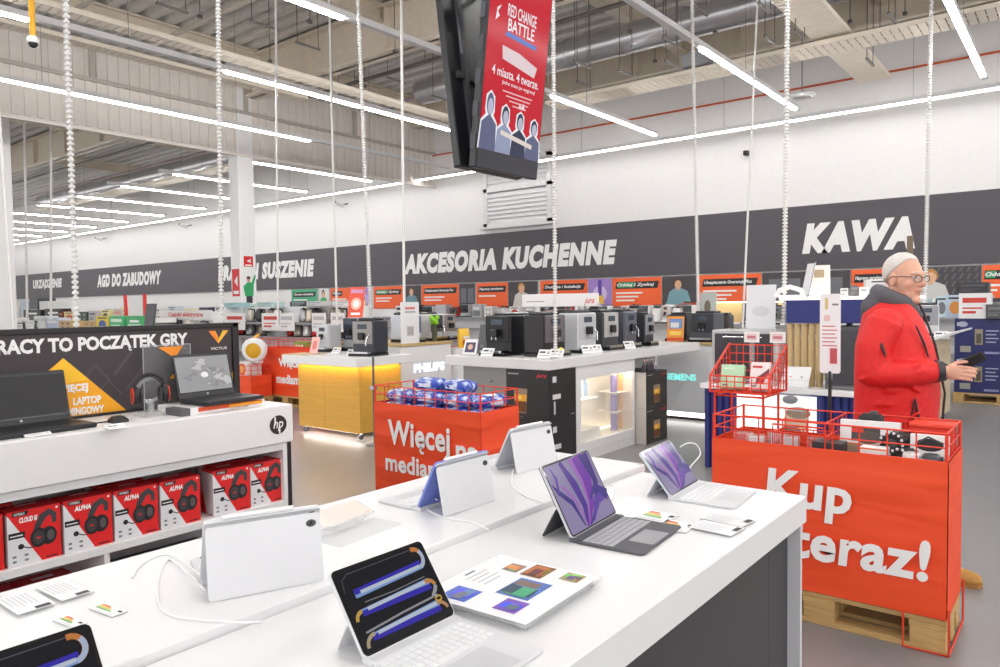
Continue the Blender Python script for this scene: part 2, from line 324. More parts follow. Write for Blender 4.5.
# ================================================================ LIGHTS
def rail(x, segs, y0, y1, z=5.0, label='', group='ceiling light lines', solid=True):
    o = thing('linear_light', label, 'ceiling light', (x, y0, z), 0, group)
    m = MB(); m.box(-.045, .045, 0, y1-y0, .0, .075, WHITE2); m.build('rail', o)
    for a, b in segs: m = MB(); m.box(-.036, .036, a-y0, b-y0, -.028, .0, LEDM); m.build('diffuser', o)
    y = y0+.6
    while y < y1: m = MB(); m.tube([(0, y-y0, .07), (0, y-y0, 7.2-z)], .004, PGREY, 4); m.build('suspension_wire', o); y += 3.4
ROWS = {0: [(10.1, 14.0)], 1: [(9.9, 14.1)], 2: [(1.2, 6.0), (10.5, 14.3)], 3: [(0.5, 3.6), (6.2, 11.4)], 4: [(-1.5, 2.2), (4.2, 9.9)]}
for n in range(-3, 15):  # negative rows are never in view, added as extra light
    x = -1.33-2.9*n if n != 3 else -10.05
    segs = ROWS.get(n, [(10.0, 14.2)])
    if n < 2: segs = segs+[(0.5, 6.4)] if n == 1 else segs+[(1.0, 9.0)] if n < 1 else segs  # out-of-view lit segments added to brighten the counter fronts
    segs = [(-6, -2.5)]+segs if n < 5 else segs
    nm = ['by the right edge of the photo', 'right of the hanging screen', 'passing behind the hanging screen', 'above the third hanging cable with a tray beside it', 'crossing the ribbed drop wall'] 
    lab = 'unseen white ceiling light line added as fill right of the photo edge' if n < 0 else 'white ceiling light line '+nm[n] if n < 5 else 'short white light line beyond the drop wall, %s from its edge' % ORD[n-5].replace('leftmost', 'first')
    rail(x, segs, -6 if n < 5 else 9.6, max(14.3, segs[-1][1]), label=lab)
o = thing('linear_light', 'continuous white light line running along the back wall above the banner', 'ceiling light', (0, 15.2, 5.05))
m = MB(); m.box(-49, 6, -.045, .045, 0, .075, WHITE2); m.build('rail', o)
m = MB(); m.box(-49, 6, -.036, .036, -.028, 0, LEDW); m.build('diffuser', o)
for k in range(15): m = MB(); m.tube([(-48+3.5*k, 0, .07), (-48+3.5*k, 0, 2.1)], .004, PGREY, 4); m.build('suspension_wire', o)
# ================================================================ CEILING SERVICES
TRAYM = M((240, 230, 214), .5, nz=.02)
def tray(name, label, T, L, w, hgt=.07, rungs=.12):
    o = tag(bpy.data.objects.new(name, None), label, 'cable tray'); COL.objects.link(o); o.matrix_world = T
    m = MB(); m.box(0, L, -w/2, -w/2+.012, 0, hgt, TRAYM); m.box(0, L, w/2-.012, w/2, 0, hgt, TRAYM); m.build('side_rail', o)
    m = MB(); x = 0
    while x < L: m.box(x, x+rungs*.86, -w/2+.012, w/2-.012, 0, .012, TRAYM); x += rungs
    m.build('perforated_bed', o)
    m = MB()
    for k in range(4): m.tube([(0, -w*.3+k*w*.2, .03), (L*.5, -w*.26+k*w*.18, .035), (L, -w*.3+k*w*.2, .03)], .013, (PBLACK, PGREY, PWHITE, P(190, 90, 60))[k], 5)
    m.build('cables', o)
    return o
tray('cable_tray', 'wide perforated cable tray running along the ceiling in front of the back wall', TR(-8.6, 12.7, 5.5), 16, .6)
tray('cable_tray', 'perforated cable tray crossing above the wide one towards the back wall', TR(-3.2, 8.2, 5.62, rz=pi/2), 7.3, .55)
tray('cable_tray', 'narrow cable tray beside the third light line', TR(-10.5, 1.5, 5.35, rz=pi/2), 13, .26)
tray('cable_tray', 'narrow cable tray in front of the ribbed drop wall', TR(-13.2, 1.0, 5.9, rz=pi/2), 9, .3)
tray('cable_tray', 'cable tray far left beyond the drop wall', TR(-34, 12.4, 5.6), 17, .5)
DUCT = M((196, 196, 200), .28, .75, nz=.06, scale=3)
m = MB(); m.tube([(x, 12.35, 6.35) for x in (-12, -6, 0, 8)], .27, DUCT, 20)
for k in range(16): m.tube([(-11.6+1.2*k, 12.35, 6.35), (-11.54+1.2*k, 12.35, 6.35)], .285, DUCT, 20)
tag(m.build('air_duct'), 'round silver air duct hanging above the wide cable tray', 'air duct')
m = MB(); m.tube([(x, 13.2, 6.2) for x in (-36, -28, -18)], .3, DUCT, 16)
tag(m.build('air_duct'), 'round silver air duct far left beyond the drop wall', 'air duct')
m = MB(); m.tube([(-20, 15.93, 5.85), (4, 15.93, 5.85)], .022, M((206, 96, 56), .5), 8); tag(m.build('sprinkler_pipe'), 'thin orange pipe running high along the back wall', 'pipe')
for k, (yy, zz, c, lab) in enumerate(((5.6, 6.6, (196, 190, 182), 'thin grey pipe under the roof deck, nearest the camera'), (7.4, 6.7, (204, 196, 184), 'thin beige pipe under the roof deck, second from the camera'), (11.2, 6.5, (120, 116, 112), 'thin dark pipe under the roof deck behind the deep girder'), (13.6, 6.75, (178, 160, 170), 'pinkish pipe under the roof deck, farthest from the camera'))):
    m = MB(); m.tube([(-40, yy, zz), (10, yy, zz)], .045, M(c, .45), 8); tag(m.build('ceiling_pipe'), lab, 'pipe')
def hanger(px, py, z, L, lab):
    p = zpt(px, py, z); o = thing('trapeze_hanger', lab, 'hanger', p, 0, 'trapeze hangers under the roof')
    m = MB(); m.box(-.018, .018, -L/2, L/2, -.016, .016, P(120, 116, 112)); m.build('channel', o)
    for s in (-1, 1): m = MB(); m.tube([(0, s*(L/2-.03), 0), (0, s*(L/2-.03), 7.2-z)], .007, P(96, 90, 86), 5); m.build('rod', o)
for i, q in enumerate([(582, 64), (584, 84), (626, 73), (670, 42), (672, 64), (765, 8), (770, 40), (800, 34), (892, 18), (870, 62), (264, 25), (308, 46), (347, 97), (396, 80), (440, 98), (172, 8), (700, 10), (955, 4)]):
    hanger(q[0], q[1], 5.46 if q[0] > 500 else 6.0, .5, 'dark ceiling hanger, %s of the row counted from the right of the screen' % ORD[i] if q[0] > 500 else 'dark ceiling hanger over the left half, number %s from the drop wall' % ORD[i-9])
def drop_rods():
    for i, (px, py) in enumerate([(455, 20), (540, 30), (630, 30), (655, 60), (715, 30), (310, 20), (395, 50), (425, 60), (200, 15), (270, 60), (365, 85), (880, 30), (905, 12), (850, 20)]):
        p = zpt(px, py, 6.1); m = MB(); m.tube([p, (p.x, p.y, 7.2)], .008, P(104, 98, 94), 5); m.box(p.x-.03, p.x+.03, p.y-.03, p.y+.03, p.z-.05, p.z, P(96, 92, 90))
        tag(m.build('suspension_rod'), 'thin dark rod hanging from the roof deck, %s of the loose rods' % ORD[i], 'rod', 'loose suspension rods')
drop_rods()
# junction boxes on the wide tray, ring lamp, round ceiling diffuser, security cameras
p = zpt(697, 66, 5.6); m = MB(); m.box(p.x-.25, p.x+.25, p.y-.1, p.y+.1, p.z, p.z+.22, P(150, 152, 156)); tag(m.build('junction_box'), 'grey junction box on the wide cable tray', 'electrical box')
p = zpt(802, 96, 5.2); o = thing('ring_sensor', 'white ring hanging on a rod left of the cable tray crossing', 'sensor', p)
m = MB(); m.tube([(.2*cos(a*pi/12), .2*sin(a*pi/12), 0) for a in range(24)], .04, WHITE, 8, True); m.build('ring', o)
m = MB(); m.tube([(0, 0, 2.0), (0, 0, .1)], .01, PGREY, 5); m.tube([(-.2, 0, 0), (0, 0, .1), (.2, 0, 0)], .008, PGREY, 5); m.build('rod', o)
p = zpt(374, 167, 5.6); o = thing('ceiling_diffuser', 'round white air diffuser below the far ceiling left of the screen', 'air diffuser', p)
m = MB(); m.lathe([(.1, .25), (.2, .1), (.5, .05), (.52, 0), (.3, -.03), (.05, -.03)], WHITE2, 24); m.build('dish', o)
m = MB(); m.tube([(0, 0, .2), (0, 0, 1.6)], .1, WHITE2, 12); m.build('duct_stub', o)
def wallcam(px, py, lab):
    p = ypt(px, py, 15.8); o = thing('security_camera', lab, 'camera', p)
    m = MB(TR(rx=-.3)); m.tube([(0, 0, 0), (0, -.32, 0)], .06, WHITE2, 10); m.tube([(0, -.32, 0), (0, -.33, 0)], .045, PBLACK, 10); m.build('body', o)
    m = MB(); m.tube([(0, .2, .1), (0, 0, .04)], .025, PGREY, 6); m.build('bracket', o)
wallcam(187, 227, 'small white camera on the back wall above the left department name'); wallcam(343, 206, 'small white camera on the back wall right of the column')
wallcam(102, 240, 'tiny white camera far left on the back wall')
p = dpt(33, 43, 8); o = thing('dome_camera', 'white dome camera hanging on a yellow pole at the top left', 'camera', p)
m = MB(); m.ell((0, 0, 0), (.05, .05, .055), M((40, 40, 44), .1), 14, 8); m.build('dome', o)
m = MB(); m.lathe([(.055, .0), (.06, .04), (.04, .07), (.02, .08)], WHITE, 14); m.build('housing', o)
m = MB(); m.tube([(0, 0, .07), (0, 0, 7.2-p.z)], .03, M((236, 176, 34), .5), 10); m.build('pole', o)
# ribbed white cable spines hanging from the roof
SPM = M((228, 227, 225), .4, nz=0)
def spine(px0, py0, px1, py1, d, r, lab, zend=None, thin=False):
    a = dpt(px0, py0, d); b = dpt(px1, py1, d)
    if zend is not None: k = (zend-a.z)/(b.z-a.z); b = a+(b-a)*k
    k = (7.2-a.z)/(b.z-a.z); t = a+(b-a)*k
    r *= .86; o = thing('cable_spine', lab, 'cable guide', (b.x, b.y, b.z), 0, 'ribbed cable guides hanging from the roof'); L = (t-b).length; m = MB()
    q = (t-b).normalized(); rot = Vector((0, 0, 1)).rotation_difference(q).to_matrix().to_4x4(); m.T = rot
    if thin: m.tube([(0, 0, 0), (0, 0, L)], r, SPM, 8)
    else:
        pr = []; z = 0.; st = max(.026, r*1.5)
        while z < L: pr += [(r*.5, z), (r*1.12, z+st*.12), (r*1.12, z+st*.55), (r*.5, z+st*.7)]; z += st
        m.lathe(pr, SPM, 8, smooth=False)
    m.build('spine', o); m = MB(); m.lathe([(r*1.6, 0), (r*1.6, .015), (r, .02)], PWHITE, 12); m.build('foot', o); return b
spine(65.7, 0, 76.5, 325, 3.62, .0165, 'thick ribbed white cable guide behind the laptop sign, leftmost of the thick ones', 1.0)
spine(218, 0, 221.5, 325, 5.0, .018, 'thick ribbed white cable guide crossing the white column', .93)
spine(358, 0, 371, 325, 8.75, .026, 'ribbed white cable guide ending on the wooden cabinet', 1.0)
spine(553.2, 0, 555.4, 340, 6.6, .02, 'ribbed white cable guide beside the hanging screen', 1.02)
spine(692, 0, 699, 340, 9.6, .026, 'ribbed white cable guide slanting down right of the vent', 1.0)
spine(787.5, 0, 784, 325, 6.6, .024, 'thick ribbed white cable guide left of the largest department name', 1.28)
spine(930.5, 40, 925, 300, 10.2, .03, 'ribbed white cable guide just right of the man', 1.16)
spine(403, 180, 404.5, 330, 9.0, .02, 'thin white cable guide left of the kitchen department name', 1.0, True)
spine(752, 120, 743, 320, 10.2, .018, 'thin white cable guide slanting left of the orange insurance poster', 1.0, True)
spine(333.5, 180, 337, 320, 11.5, .02, 'thin white cable guide between the laundry and kitchen names', 1.2, True)
spine(277, 190, 278, 320, 11.5, .02, 'thin white cable guide across the laundry department name', 1.2, True)
spine(26, 235, 27, 300, 16, .03, 'thin white cable guide far left, first of two', 1.3, True)
spine(51, 232, 51, 300, 16, .03, 'thin white cable guide far left, second of two', 1.3, True)
spine(1, 140, 12, 300, 8, .016, 'thin white cable guide at the left edge of the photo', 1.2, True)
# ================================================================ DISPLAY TABLES IN FRONT
TZ = .9; T2 = .918
def dtable(name, label, x0, x1, y0, y1, z, front):
    o = thing(name, label, 'display table', ((x0+x1)/2, (y0+y1)/2, 0)); X = (x1-x0)/2; Y = (y1-y0)/2
    m = MB(); m.box(-X, X, -Y, Y, z-.082, z, M((233, 233, 235), .25, nz=.004), .003); m.build('table_top', o)
    m = MB(); m.box(-X+.01, X-.012, Y-.022, Y-.004, 0, z-.082, M((216, 216, 220), .45, nz=.01)); m.build('end_panel', o)
    m = MB(); m.box(-X+.01, X-.012, -Y+.004, -Y+.045, 0, z-.082, M((216, 216, 220), .45, nz=.01)); m.build('end_panel', o)
    d = M((58, 57, 60), .4, nz=.02)
    if front:
        k = 0; y = -Y+.045
        while y < Y-.03: m = MB(); m.box(X-.07, X-.05, y+.001, min(y+.9, Y-.022)-.001, .06, z-.082, d); m.build('front_panel', o); y += .9
    m = MB(); m.box(-X+.06, -X+.08, -Y+.05, Y-.05, .06, z-.082, d); m.build('back_panel', o)
    m = MB(); m.box(-X+.09, X-.1, -Y+.05, Y-.05, 0, .06, PBLACK); m.build('plinth', o)
    return o
dtable('display_table', 'white tablet display table with dark base panels in the foreground', -1.232, -.664, -.6, 2.342, TZ, True)
dtable('display_table', 'white tablet display table behind the front one, reaching the striped basket side', -1.75, -1.236, -.6, 2.39, T2, False)
# ---- tablets
KEYW = M((214, 215, 219), .5, nz=0); KEYB = M((84, 84, 90), .55, nz=.02)
def d_purple(m, w, h):
    m.poly(rrect(.006, w-.006, .006, h-.006, .006), PE(172, 158, 204))
    V = [(92, 52, 176), (140, 60, 200), (74, 52, 156), (112, 74, 196), (196, 120, 226), (80, 60, 166)]
    def bl(pts, ws, c, z): m.band([(p[0]*w, p[1]*h) for p in pts], [q*w for q in ws], PE(*c), z)
    bl([(.36, .04), (.46, .3), (.44, .6), (.34, .96)], [.02, .1, .13, .06], V[0], .0003)
    bl([(.38, .04), (.6, .3), (.7, .6), (.66, .96)], [.03, .09, .2, .3], V[1], .0004)
    bl([(.4, .04), (.56, .34), (.6, .62), (.55, .96)], [.01, .03, .05, .08], V[4], .0006)
    bl([(.42, .04), (.7, .24), (.86, .55), (.84, .96)], [.02, .06, .1, .2], V[2], .0005)
    bl([(.5, .06), (.72, .3), (.97, .34)], [.02, .1, .1], V[3], .0007); bl([(.62, .36), (.8, .48), (.97, .3)], [.03, .07, .14], V[5], .0008)
    bl([(.32, .06), (.26, .4), (.1, .6), (.04, .72)], [.02, .07, .06, .01], V[2], .0005); bl([(.1, .58), (.16, .78), (.12, .94)], [.04, .05, .01], V[3], .0007)
    bl([(.36, .06), (.34, .4), (.2, .66)], [.01, .04, .03], V[4], .0009)
def d_dark(m, w, h):
    m.poly(rrect(.006, w-.006, .006, h-.006, .008), PE(13, 13, 17))
    def S(pts, c, ww, z): m.band([(p[0]*w, p[1]*h) for p in pts], ww*w, PE(*c), z)
    def arc(cx, cy, rx, ry, a0, a1): return [(cx+rx*cos(radians(a0+(a1-a0)*i/8)), cy+ry*sin(radians(a0+(a1-a0)*i/8))) for i in range(9)]
    for y, e in ((.66, 1), (.46, -1), (.18, -1)):
        S([(.14, y-.005), (.88, y+.035)], (150, 190, 250), .05, .0004); S([(.14, y+.025*e+.005), (.88, y+.055*e+.02)], (60, 50, 200), .045, .0005); S([(.2, y+.01), (.86, y+.037)], (226, 236, 252), .028, .0006)
    S(arc(.85, .8, .08, .12, 100, -70), (236, 150, 70), 0.039, .0007); S(arc(.85, .8, .08, .12, 40, -80), (206, 222, 250), 0.036, .0008)
    S(arc(.86, .41, .07, .09, 110, 10), (232, 160, 86), 0.036, .0007); S([(.93, .42), (.9, .36), (.86, .32), (.9, .29)], (190, 190, 196), 0.036, .0008); S(arc(.9, .26, .035, .03, 0, 350), (236, 190, 80), .015, .0008)
    S(arc(.86, .12, .09, .1, 90, 0), (226, 170, 120), .03, .0007); S(arc(.14, .38, .07, .09, 90, 180), (236, 190, 90), .03, .0007); S(arc(.17, .08, .1, .12, 90, 180), (206, 190, 150), .03, .0007)
    S([(.06, .72), (.08, .86), (.14, .91), (.84, .92)], (96, 96, 102), .008, .0003); S([(.2, .55), (.5, .54), (.86, .56)], (150, 150, 156), .008, .0003); S([(.1, .24), (.5, .28), (.86, .3)], (176, 176, 182), .016, .0003)
def tablet(label, x, y, z, rz, w, h, lean, draw, bodyc, keyc, kd, back, keyfold=None, dim=1.):
    """local axes: +x towards its user, y to the user's right, z up"""
    o = thing('tablet', label, 'tablet', (x, y, z), rz)
    body = M(bodyc, .3, .1, nz=0); fl = M((220, 221, 225), .5, nz=.01) if keyc is KEYW else M((72, 72, 78), .55, nz=.02)
    ex = Vector((0, 1, 0)); eu = Vector((-sin(lean), 0, cos(lean))); T = frame((0.004, -w/2, .012), ex, eu)
    m = MB(T); m.prism(rrect(0, w, 0, h, .011), -.0065, 0, body); m.build('housing', o)
    if draw:
        m = MB(T @ Matrix.Translation((0, 0, .0004))); m.poly(rrect(.0015, w-.0015, .0015, h-.0015, .01), P(14, 14, 17, .06)); m.T = m.T @ Matrix.Translation((0, 0, .0003)); draw(m, w, h); m.build('screen', o, label='glossy screen with wallpaper')
    # folio back: upper leaf on the tablet, lower leaf swung out as a stand
    hz = .93*h if back else .42*h
    m = MB(T); m.prism(rrect(.001, w-.001, hz, h-.001, .008), -.0095, -.0067, fl); m.build('folio_cover', o)
    hp = T @ Vector((0, hz, -.0095)); s = hp.z-.001
    foot = Vector((hp.x-(s*.2 if back else s*.55), 0, .0015)); d = (hp-Vector((0, hp.y, 0)))
    q = Vector((hp.x-foot.x, 0, hp.z-foot.z)); T2_ = frame((foot.x, -w/2+.002, foot.z), ex, q)
    m = MB(T2_); m.prism(rrect(0, w-.004, 0, q.length-.001, .008), -.0015, .0015, fl); m.build('kickstand', o)
    cp = T @ Matrix.Translation((0, 0, -.0085))
    m = MB(cp); m.disc(.018, h-.02, .011, .011, GLOSSBLK, -.0018); m.disc(.018, h-.02, .006, .006, P(60, 60, 70, .1), -.0022); m.build('camera', o)
    if back: m = MB(T2_); m.ell((.02, q.length-.022, 0), (.013, .009, .003), P(60, 60, 66), 12, 6); m.ell((.02, q.length-.022, 0), (.006, .006, .0036), GLOSSBLK, 10, 6); m.build('camera_window', o)
    if back: m = MB(T); m.tube([(w*.25, h+.005, -.004), (w*.85, h+.005, -.004)], .0045, WHITE, 10); m.build('stylus', o)
    if kd:
        m = MB(TR(.012, 0, 0)); m.prism([(p[0], p[1]) for p in rrect(0, kd, -w/2, w/2, .012)], .0012, .0062, keyc); m.box(-.02, .014, -w/2+.004, w/2-.004, .001, .012, keyc); kb = m.build('keyboard', o)
        m = MB(TR(.012, 0, .0063)); kc = M((232, 233, 236), .5, nz=0) if keyc is KEYW else M((176, 176, 182), .5, nz=0)
        for r in range(5):
            n = 13; ww = (w-.02)/n; 
            for k in range(n):
                if r == 4 and 3 < k < 9:
                    if k == 4: m.box(.014+r*.017, .014+r*.017+.0145, -w/2+.01+k*ww+.001, -w/2+.01+(k+5)*ww-.001, 0, .0012, kc)
                    continue
                m.box(.014+r*.017, .014+r*.017+.0145, -w/2+.01+k*ww+.001, -w/2+.01+(k+1)*ww-.001, 0, .0012, kc)
        m.build('keys', kb)
        m = MB(TR(.012, 0, .0063)); m.poly(rrect(.108, kd-.006, -.055, .055, .006), M((150, 150, 156), .3, nz=0) if keyc is not KEYW else M((200, 201, 206), .3, nz=0)); m.build('trackpad', kb)
    return o
tablet('tablet with purple wallpaper and dark grey keyboard on the front table', -1.012, 1.669, TZ, radians(4.7), .262, .194, radians(27.8), d_purple, (196, 198, 204), KEYB, .18, False)
tablet('tablet with purple wallpaper and white keyboard at the table end', -.985, 2.168, TZ, radians(3.8), .24, .161, radians(38.4), d_purple, (205, 214, 226), KEYW, .18, False)
tablet('tablet showing glowing tubes on black, with white keyboard, nearest whole one', -.935, .915, TZ, radians(-.6), .224, .156, radians(36), d_dark, (216, 217, 220), KEYW, .2, False)
tablet('tablet with black wallpaper cut by the bottom left corner of the photo', -1.064, 0.352, TZ, radians(-.6), .224, .156, radians(36), d_dark, (216, 217, 220), KEYW, .2, False)
def t2(label, foot_l, foot_r, w, h, bodyc, lean, kd):
    a = zpt(*foot_l, T2); b = zpt(*foot_r, T2); c = (a+b)/2; s = .93*h*cos(lean)
    off = s*.2+.93*h*sin(lean)+.012; ang = math.atan2(b.y-a.y, b.x-a.x)-pi/2
    d = Vector((-cos(ang), -sin(ang))); 
    return tablet(label, c.x+d.x*off, c.y+d.y*off, T2, ang+pi, w, h, lean, d_purple, bodyc, KEYW, kd, True)
t2('white backed tablet on the rear table facing away, nearest of three', (222, 602), (314, 584), .235, .168, (226, 228, 232), radians(30), .16)
t2('white backed tablet with blue edge on the rear table, middle of three', (446, 518), (496.6, 501), .225, .155, (120, 136, 214), radians(28), .16)
t2('white backed tablet on the rear table facing away, farthest of three', (514, 476), (562, 463), .225, .16, (206, 208, 216), radians(28), .16)
# ---- charging cables
WC = M((240, 240, 242), .45, nz=0)
def cable(label, pts, r=.0022):
    P_ = [Vector(p) for p in pts]; q = []
    for i in range(len(P_)-1):
        a = P_[max(0, i-1)]; b = P_[i]; c = P_[i+1]; d = P_[min(len(P_)-1, i+2)]
        for t in range(6):
            t /= 6; q.append(.5*((2*b)+(c-a)*t+(2*a-5*b+4*c-d)*t*t+(3*b-a-3*c+d)*t**3))
    q.append(P_[-1]); m = MB(); m.tube(q, r, WC, 6); tag(m.build('charging_cable'), label, 'cable', 'white charging cables on the tables')
Z1 = TZ+.003; Z2 = T2+.003
cable('white charging cable looping beside the purple tablet at the table end', [zpt(690, 484, Z1), xpt(690, 468, -1.06), xpt(700, 455, -1.06), xpt(697, 445, -1.07), xpt(688, 443, -1.08), xpt(680, 447, -1.1)])
cable('white charging cable curling right of the dark keyboard tablet', [zpt(604, 485, Z1), zpt(614, 486, Z1), zpt(612, 498, Z1), zpt(604, 504, Z1)])
cable('white charging cable in a wide arc beside the nearest white backed tablet', [zpt(205, 590, Z2+.02), zpt(170, 560, Z2), zpt(157, 590, Z2), zpt(170, 615, Z2), zpt(230, 622, Z2), zpt(262, 622, Z2)])
cable('white charging cable arcing left of the nearest white backed tablet', [zpt(200, 575, Z2+.02), zpt(170, 555, Z2), zpt(145, 562, Z2), zpt(132, 578, Z2)])
cable('white charging cable beside the blue edged tablet', [zpt(437, 500, Z2+.03), zpt(425, 492, Z2), zpt(415, 500, Z2), zpt(440, 516, Z2), zpt(470, 522, Z2), zpt(489, 530, Z2)])
cable('white charging cable between the middle and farthest white backed tablets', [zpt(513, 470, Z2+.02), zpt(512, 485, Z2), zpt(525, 496, Z2), zpt(545, 503, Z2)])
# ---- info placards, price holders and energy cards
def sheet_frame(px4, z, tilt=0.):
    A, B, C_, D_ = [zpt(*q, z) for q in px4]; return A, (B-A), (D_-A)
def d_info_card(m, w, h):
    m.rect(0, w, 0, h, P(238, 239, 242)); z = .0004
    pics = [(.72, .62, .88, .77, (150, 130, 124)), (.71, .38, .96, .58, (128, 96, 70)), (.79, .09, .95, .26, (170, 160, 120)), (.32, .22, .66, .52, (90, 120, 190)), (.06, .6, .28, .84, (80, 110, 200)), (.09, .17, .29, .37, (130, 90, 190))]
    for a, b, c, d, col in pics:
        m.rect(a*w, c*w, b*h, d*h, P(*col), z); dx = (c-a)*w; dy = (d-b)*h
        r = random.Random(int(a*100))
        for k in range(5): m.rect((a*w)+dx*r.uniform(.05, .5), a*w+dx*r.uniform(.55, .95), b*h+dy*r.uniform(.05, .4), b*h+dy*r.uniform(.5, .95), P(*[min(255, int(q*r.uniform(.5, 1.5))) for q in col]), z*(2+k*.4))
    for k in range(4): m.rect(.4*w, (.66-.05*(k % 2))*w, (.86-.06*k)*h, (.875-.06*k)*h, P(190, 192, 198), z)
    m.rect(.46*w, .58*w, .92*h, .945*h, P(120, 122, 130), z)
def placard(label, pts, z, lift, draw, name='info_placard', cat='placard'):
    A, r, u = sheet_frame(pts, z+lift); w = r.length; h = (u-r*(u.dot(r)/r.dot(r))).length
    o = thing(name, label, cat, (A.x, A.y, z)); T = frame((0, 0, lift), r, (-r.y, r.x, 0) if r.cross(u).z > 0 else (r.y, -r.x, 0))
    if r.cross(u).z < 0: T = frame((0, 0, lift), u, (-u.y, u.x, 0)); w, h = u.length, (r-u*(r.dot(u)/u.dot(u))).length
    m = MB(T); m.box(0, w, 0, h, -lift+.0008, -.001, ACRYL) if lift < .01 else (m.box(-.004, w+.004, -.004, h+.004, -.004, -.001, ACRYL), [m.box(a, a+.012, b, b+.012, -lift+.0005, -.004, CHROME) for a in (.01, w-.022) for b in (.01, h-.022)]); m.build('acrylic_holder', o)
    m = MB(T); draw(m, w, h); m.build('print', o); return o
placard('acrylic framed sheet with small tablet pictures on the front table', [(526, 625), (600, 576.8), (526, 544.4), (449, 578.6)], TZ, .018, lambda m, w, h: (d_info_card(m, w, h)))
def d_price(m, w, h):
    m.rect(0, w, 0, h, P(236, 237, 240))
    for k in range(6): m.rect(w*.06, w*(.6+.05*(k % 3)), h*(.1+.12*k), h*(.14+.12*k), P(206, 208, 214), .0004)
    m.rect(w*.84, w*.97, h*.5, h*.9, PBLACK, .0004)
def d_energy(m, w, h):
    m.rect(0, w, 0, h, P(240, 241, 243))
    for k, c in enumerate(((222, 70, 50), (236, 150, 60), (244, 214, 80), (170, 206, 90), (90, 180, 96))): m.poly([(w*.1, h*(.86-.11*k)), (w*(.4+.07*k), h*(.86-.11*k)), (w*(.44+.07*k), h*(.82-.11*k)), (w*(.4+.07*k), h*(.78-.11*k)), (w*.1, h*(.78-.11*k))], P(*c), .0004)
    m.rect(w*.8, w*.95, h*.6, h*.8, PBLACK, .0004); m.rect(w*.1, w*.9, h*.1, h*.14, P(206, 208, 214), .0004)
placard('clear price holder with two black squares near the table end, front one', [(688, 527), (731, 536), (742, 528), (700, 519)], TZ, .006, d_price, 'price_holder', 'price tag')
placard('clear price holder with black square near the table end, rear one', [(700, 518), (742, 527), (752, 519), (712, 511)], TZ, .006, d_price, 'price_holder', 'price tag')
placard('energy label sheet beside the dark keyboard', [(634, 517), (664, 523), (676, 516), (648, 509)], TZ, .003, d_energy, 'energy_label', 'label')
placard('energy label sheet between keyboard and price holders', [(655, 528), (686, 533), (694, 525), (666, 519)], TZ, .003, d_energy, 'energy_label', 'label')
placard('clear price holder on the rear table, leftmost', [(-5, 600), (18, 615), (60, 601), (30, 588)], T2, .006, d_price, 'price_holder', 'price tag')
placard('clear price holder on the rear table, second from the left', [(36, 588), (62, 601), (92, 592), (66, 578)], T2, .006, d_price, 'price_holder', 'price tag')
placard('energy label sheet on the rear table right of the holders', [(88, 608), (112, 617), (124, 610), (100, 601)], T2, .003, d_energy, 'energy_label', 'label')
placard('energy label sheet on the rear table above the black tablet', [(52, 620), (72, 628), (84, 620), (64, 613)], T2, .003, d_energy, 'energy_label', 'label')
# wedge shaped acrylic sign with pink print on the rear table
A = zpt(312, 541, T2); B = zpt(362, 523, T2)
o = thing('slanted_placard', 'slanted acrylic stand with pinkish sheet on the rear table', 'placard', A, math.atan2(B.y-A.y, B.x-A.x)); w = .22
m = MB(); m.prism([(0, 0), (w, 0), (w, -.1), (0, -.1)], .001, .004, ACRYL); m.build('base', o)
T = frame((0, 0, .022), (1, 0, 0), (0, .8, .25)); m = MB(T); m.rect(0, w, 0, .075, P(236, 222, 214)); m.box(-.004, w+.004, -.004, .079, -.004, -.001, ACRYL); m.rect(.01, .05, .01, .07, P(236, 226, 232), .0005); 
for k in range(5): m.rect(.012, .045, .014+.011*k, .019+.011*k, P(190, 130, 150), .001)
m.build('sheet', o)
m = MB(); m.tube([(.02, 0, .028), (.08, -.02, .012), (.16, -.01, .016), (.2, 0, .022)], .006, ACRYL, 6); m.build('bracket', o)
# ================================================================ LAPTOP COUNTER ON THE LEFT
def WB(o): return MB(Matrix.Translation(-o.location))
GX, GY0, GY1, GT = -3.0, -.3, 2.165, 1.03
o = thing('laptop_counter', 'white two sided laptop counter with an open shelf of headset boxes', 'display counter', (-3.45, .95, 0)); counter = o
m = WB(o); m.box(-3.9, GX, GY0, GY1, .849, GT, M((240, 239, 240), .38, nz=.006), .004); m.build('top_box', o)
m = WB(o); m.box(-3.88, GX-.01, GY1-.03, GY1-.008, 0, .849, PBLACK); m.build('end_panel', o)
m = WB(o); m.box(-3.4, GX-.012, GY1-.052, GY1-.03, .05, .847, WHITE); m.build('side_panel', o)
m = WB(o); m.box(-3.42, -3.4, GY0, GY1-.03, .05, .847, WHITE2); m.build('back_panel', o)
m = WB(o); m.box(-3.4, GX-.012, GY0, GY1-.053, .535, .568, WHITE, .002); m.build('shelf', o)
m = WB(o); m.box(-3.4, GX-.012, GY0, GY1-.053, .815, .848, WHITE2); m.build('upper_board', o)
m = WB(o); m.box(-3.88, GX-.012, GY0, GY1-.053, .05, .09, WHITE); m.build('bottom_shelf', o)
m = WB(o); m.box(-3.4, GX-.015, 1.28, 1.3, .091, .534, WHITE); m.build('divider', o)
m = WB(o); m.box(-3.85, GX-.06, GY0, GY1-.06, 0, .05, PBLACK); m.build('plinth', o)
m = MB(Matrix.Translation(-o.location) @ fX((GX+.001, 2.08, .94))); m.disc(0, 0, .047, .045, P(44, 36, 40), 0, 32); m.text('hp', 0, -.03, PWHITE, h=.06, w=.055, bold=.01, shear=.25, z=.0006, al='c')
m.rect(-.021, -.013, .0, .04, PWHITE, .0005); m.rect(.003, .011, -.043, -.01, PWHITE, .0005); m.build('emblem', o, label='dark round emblem with two white letters')
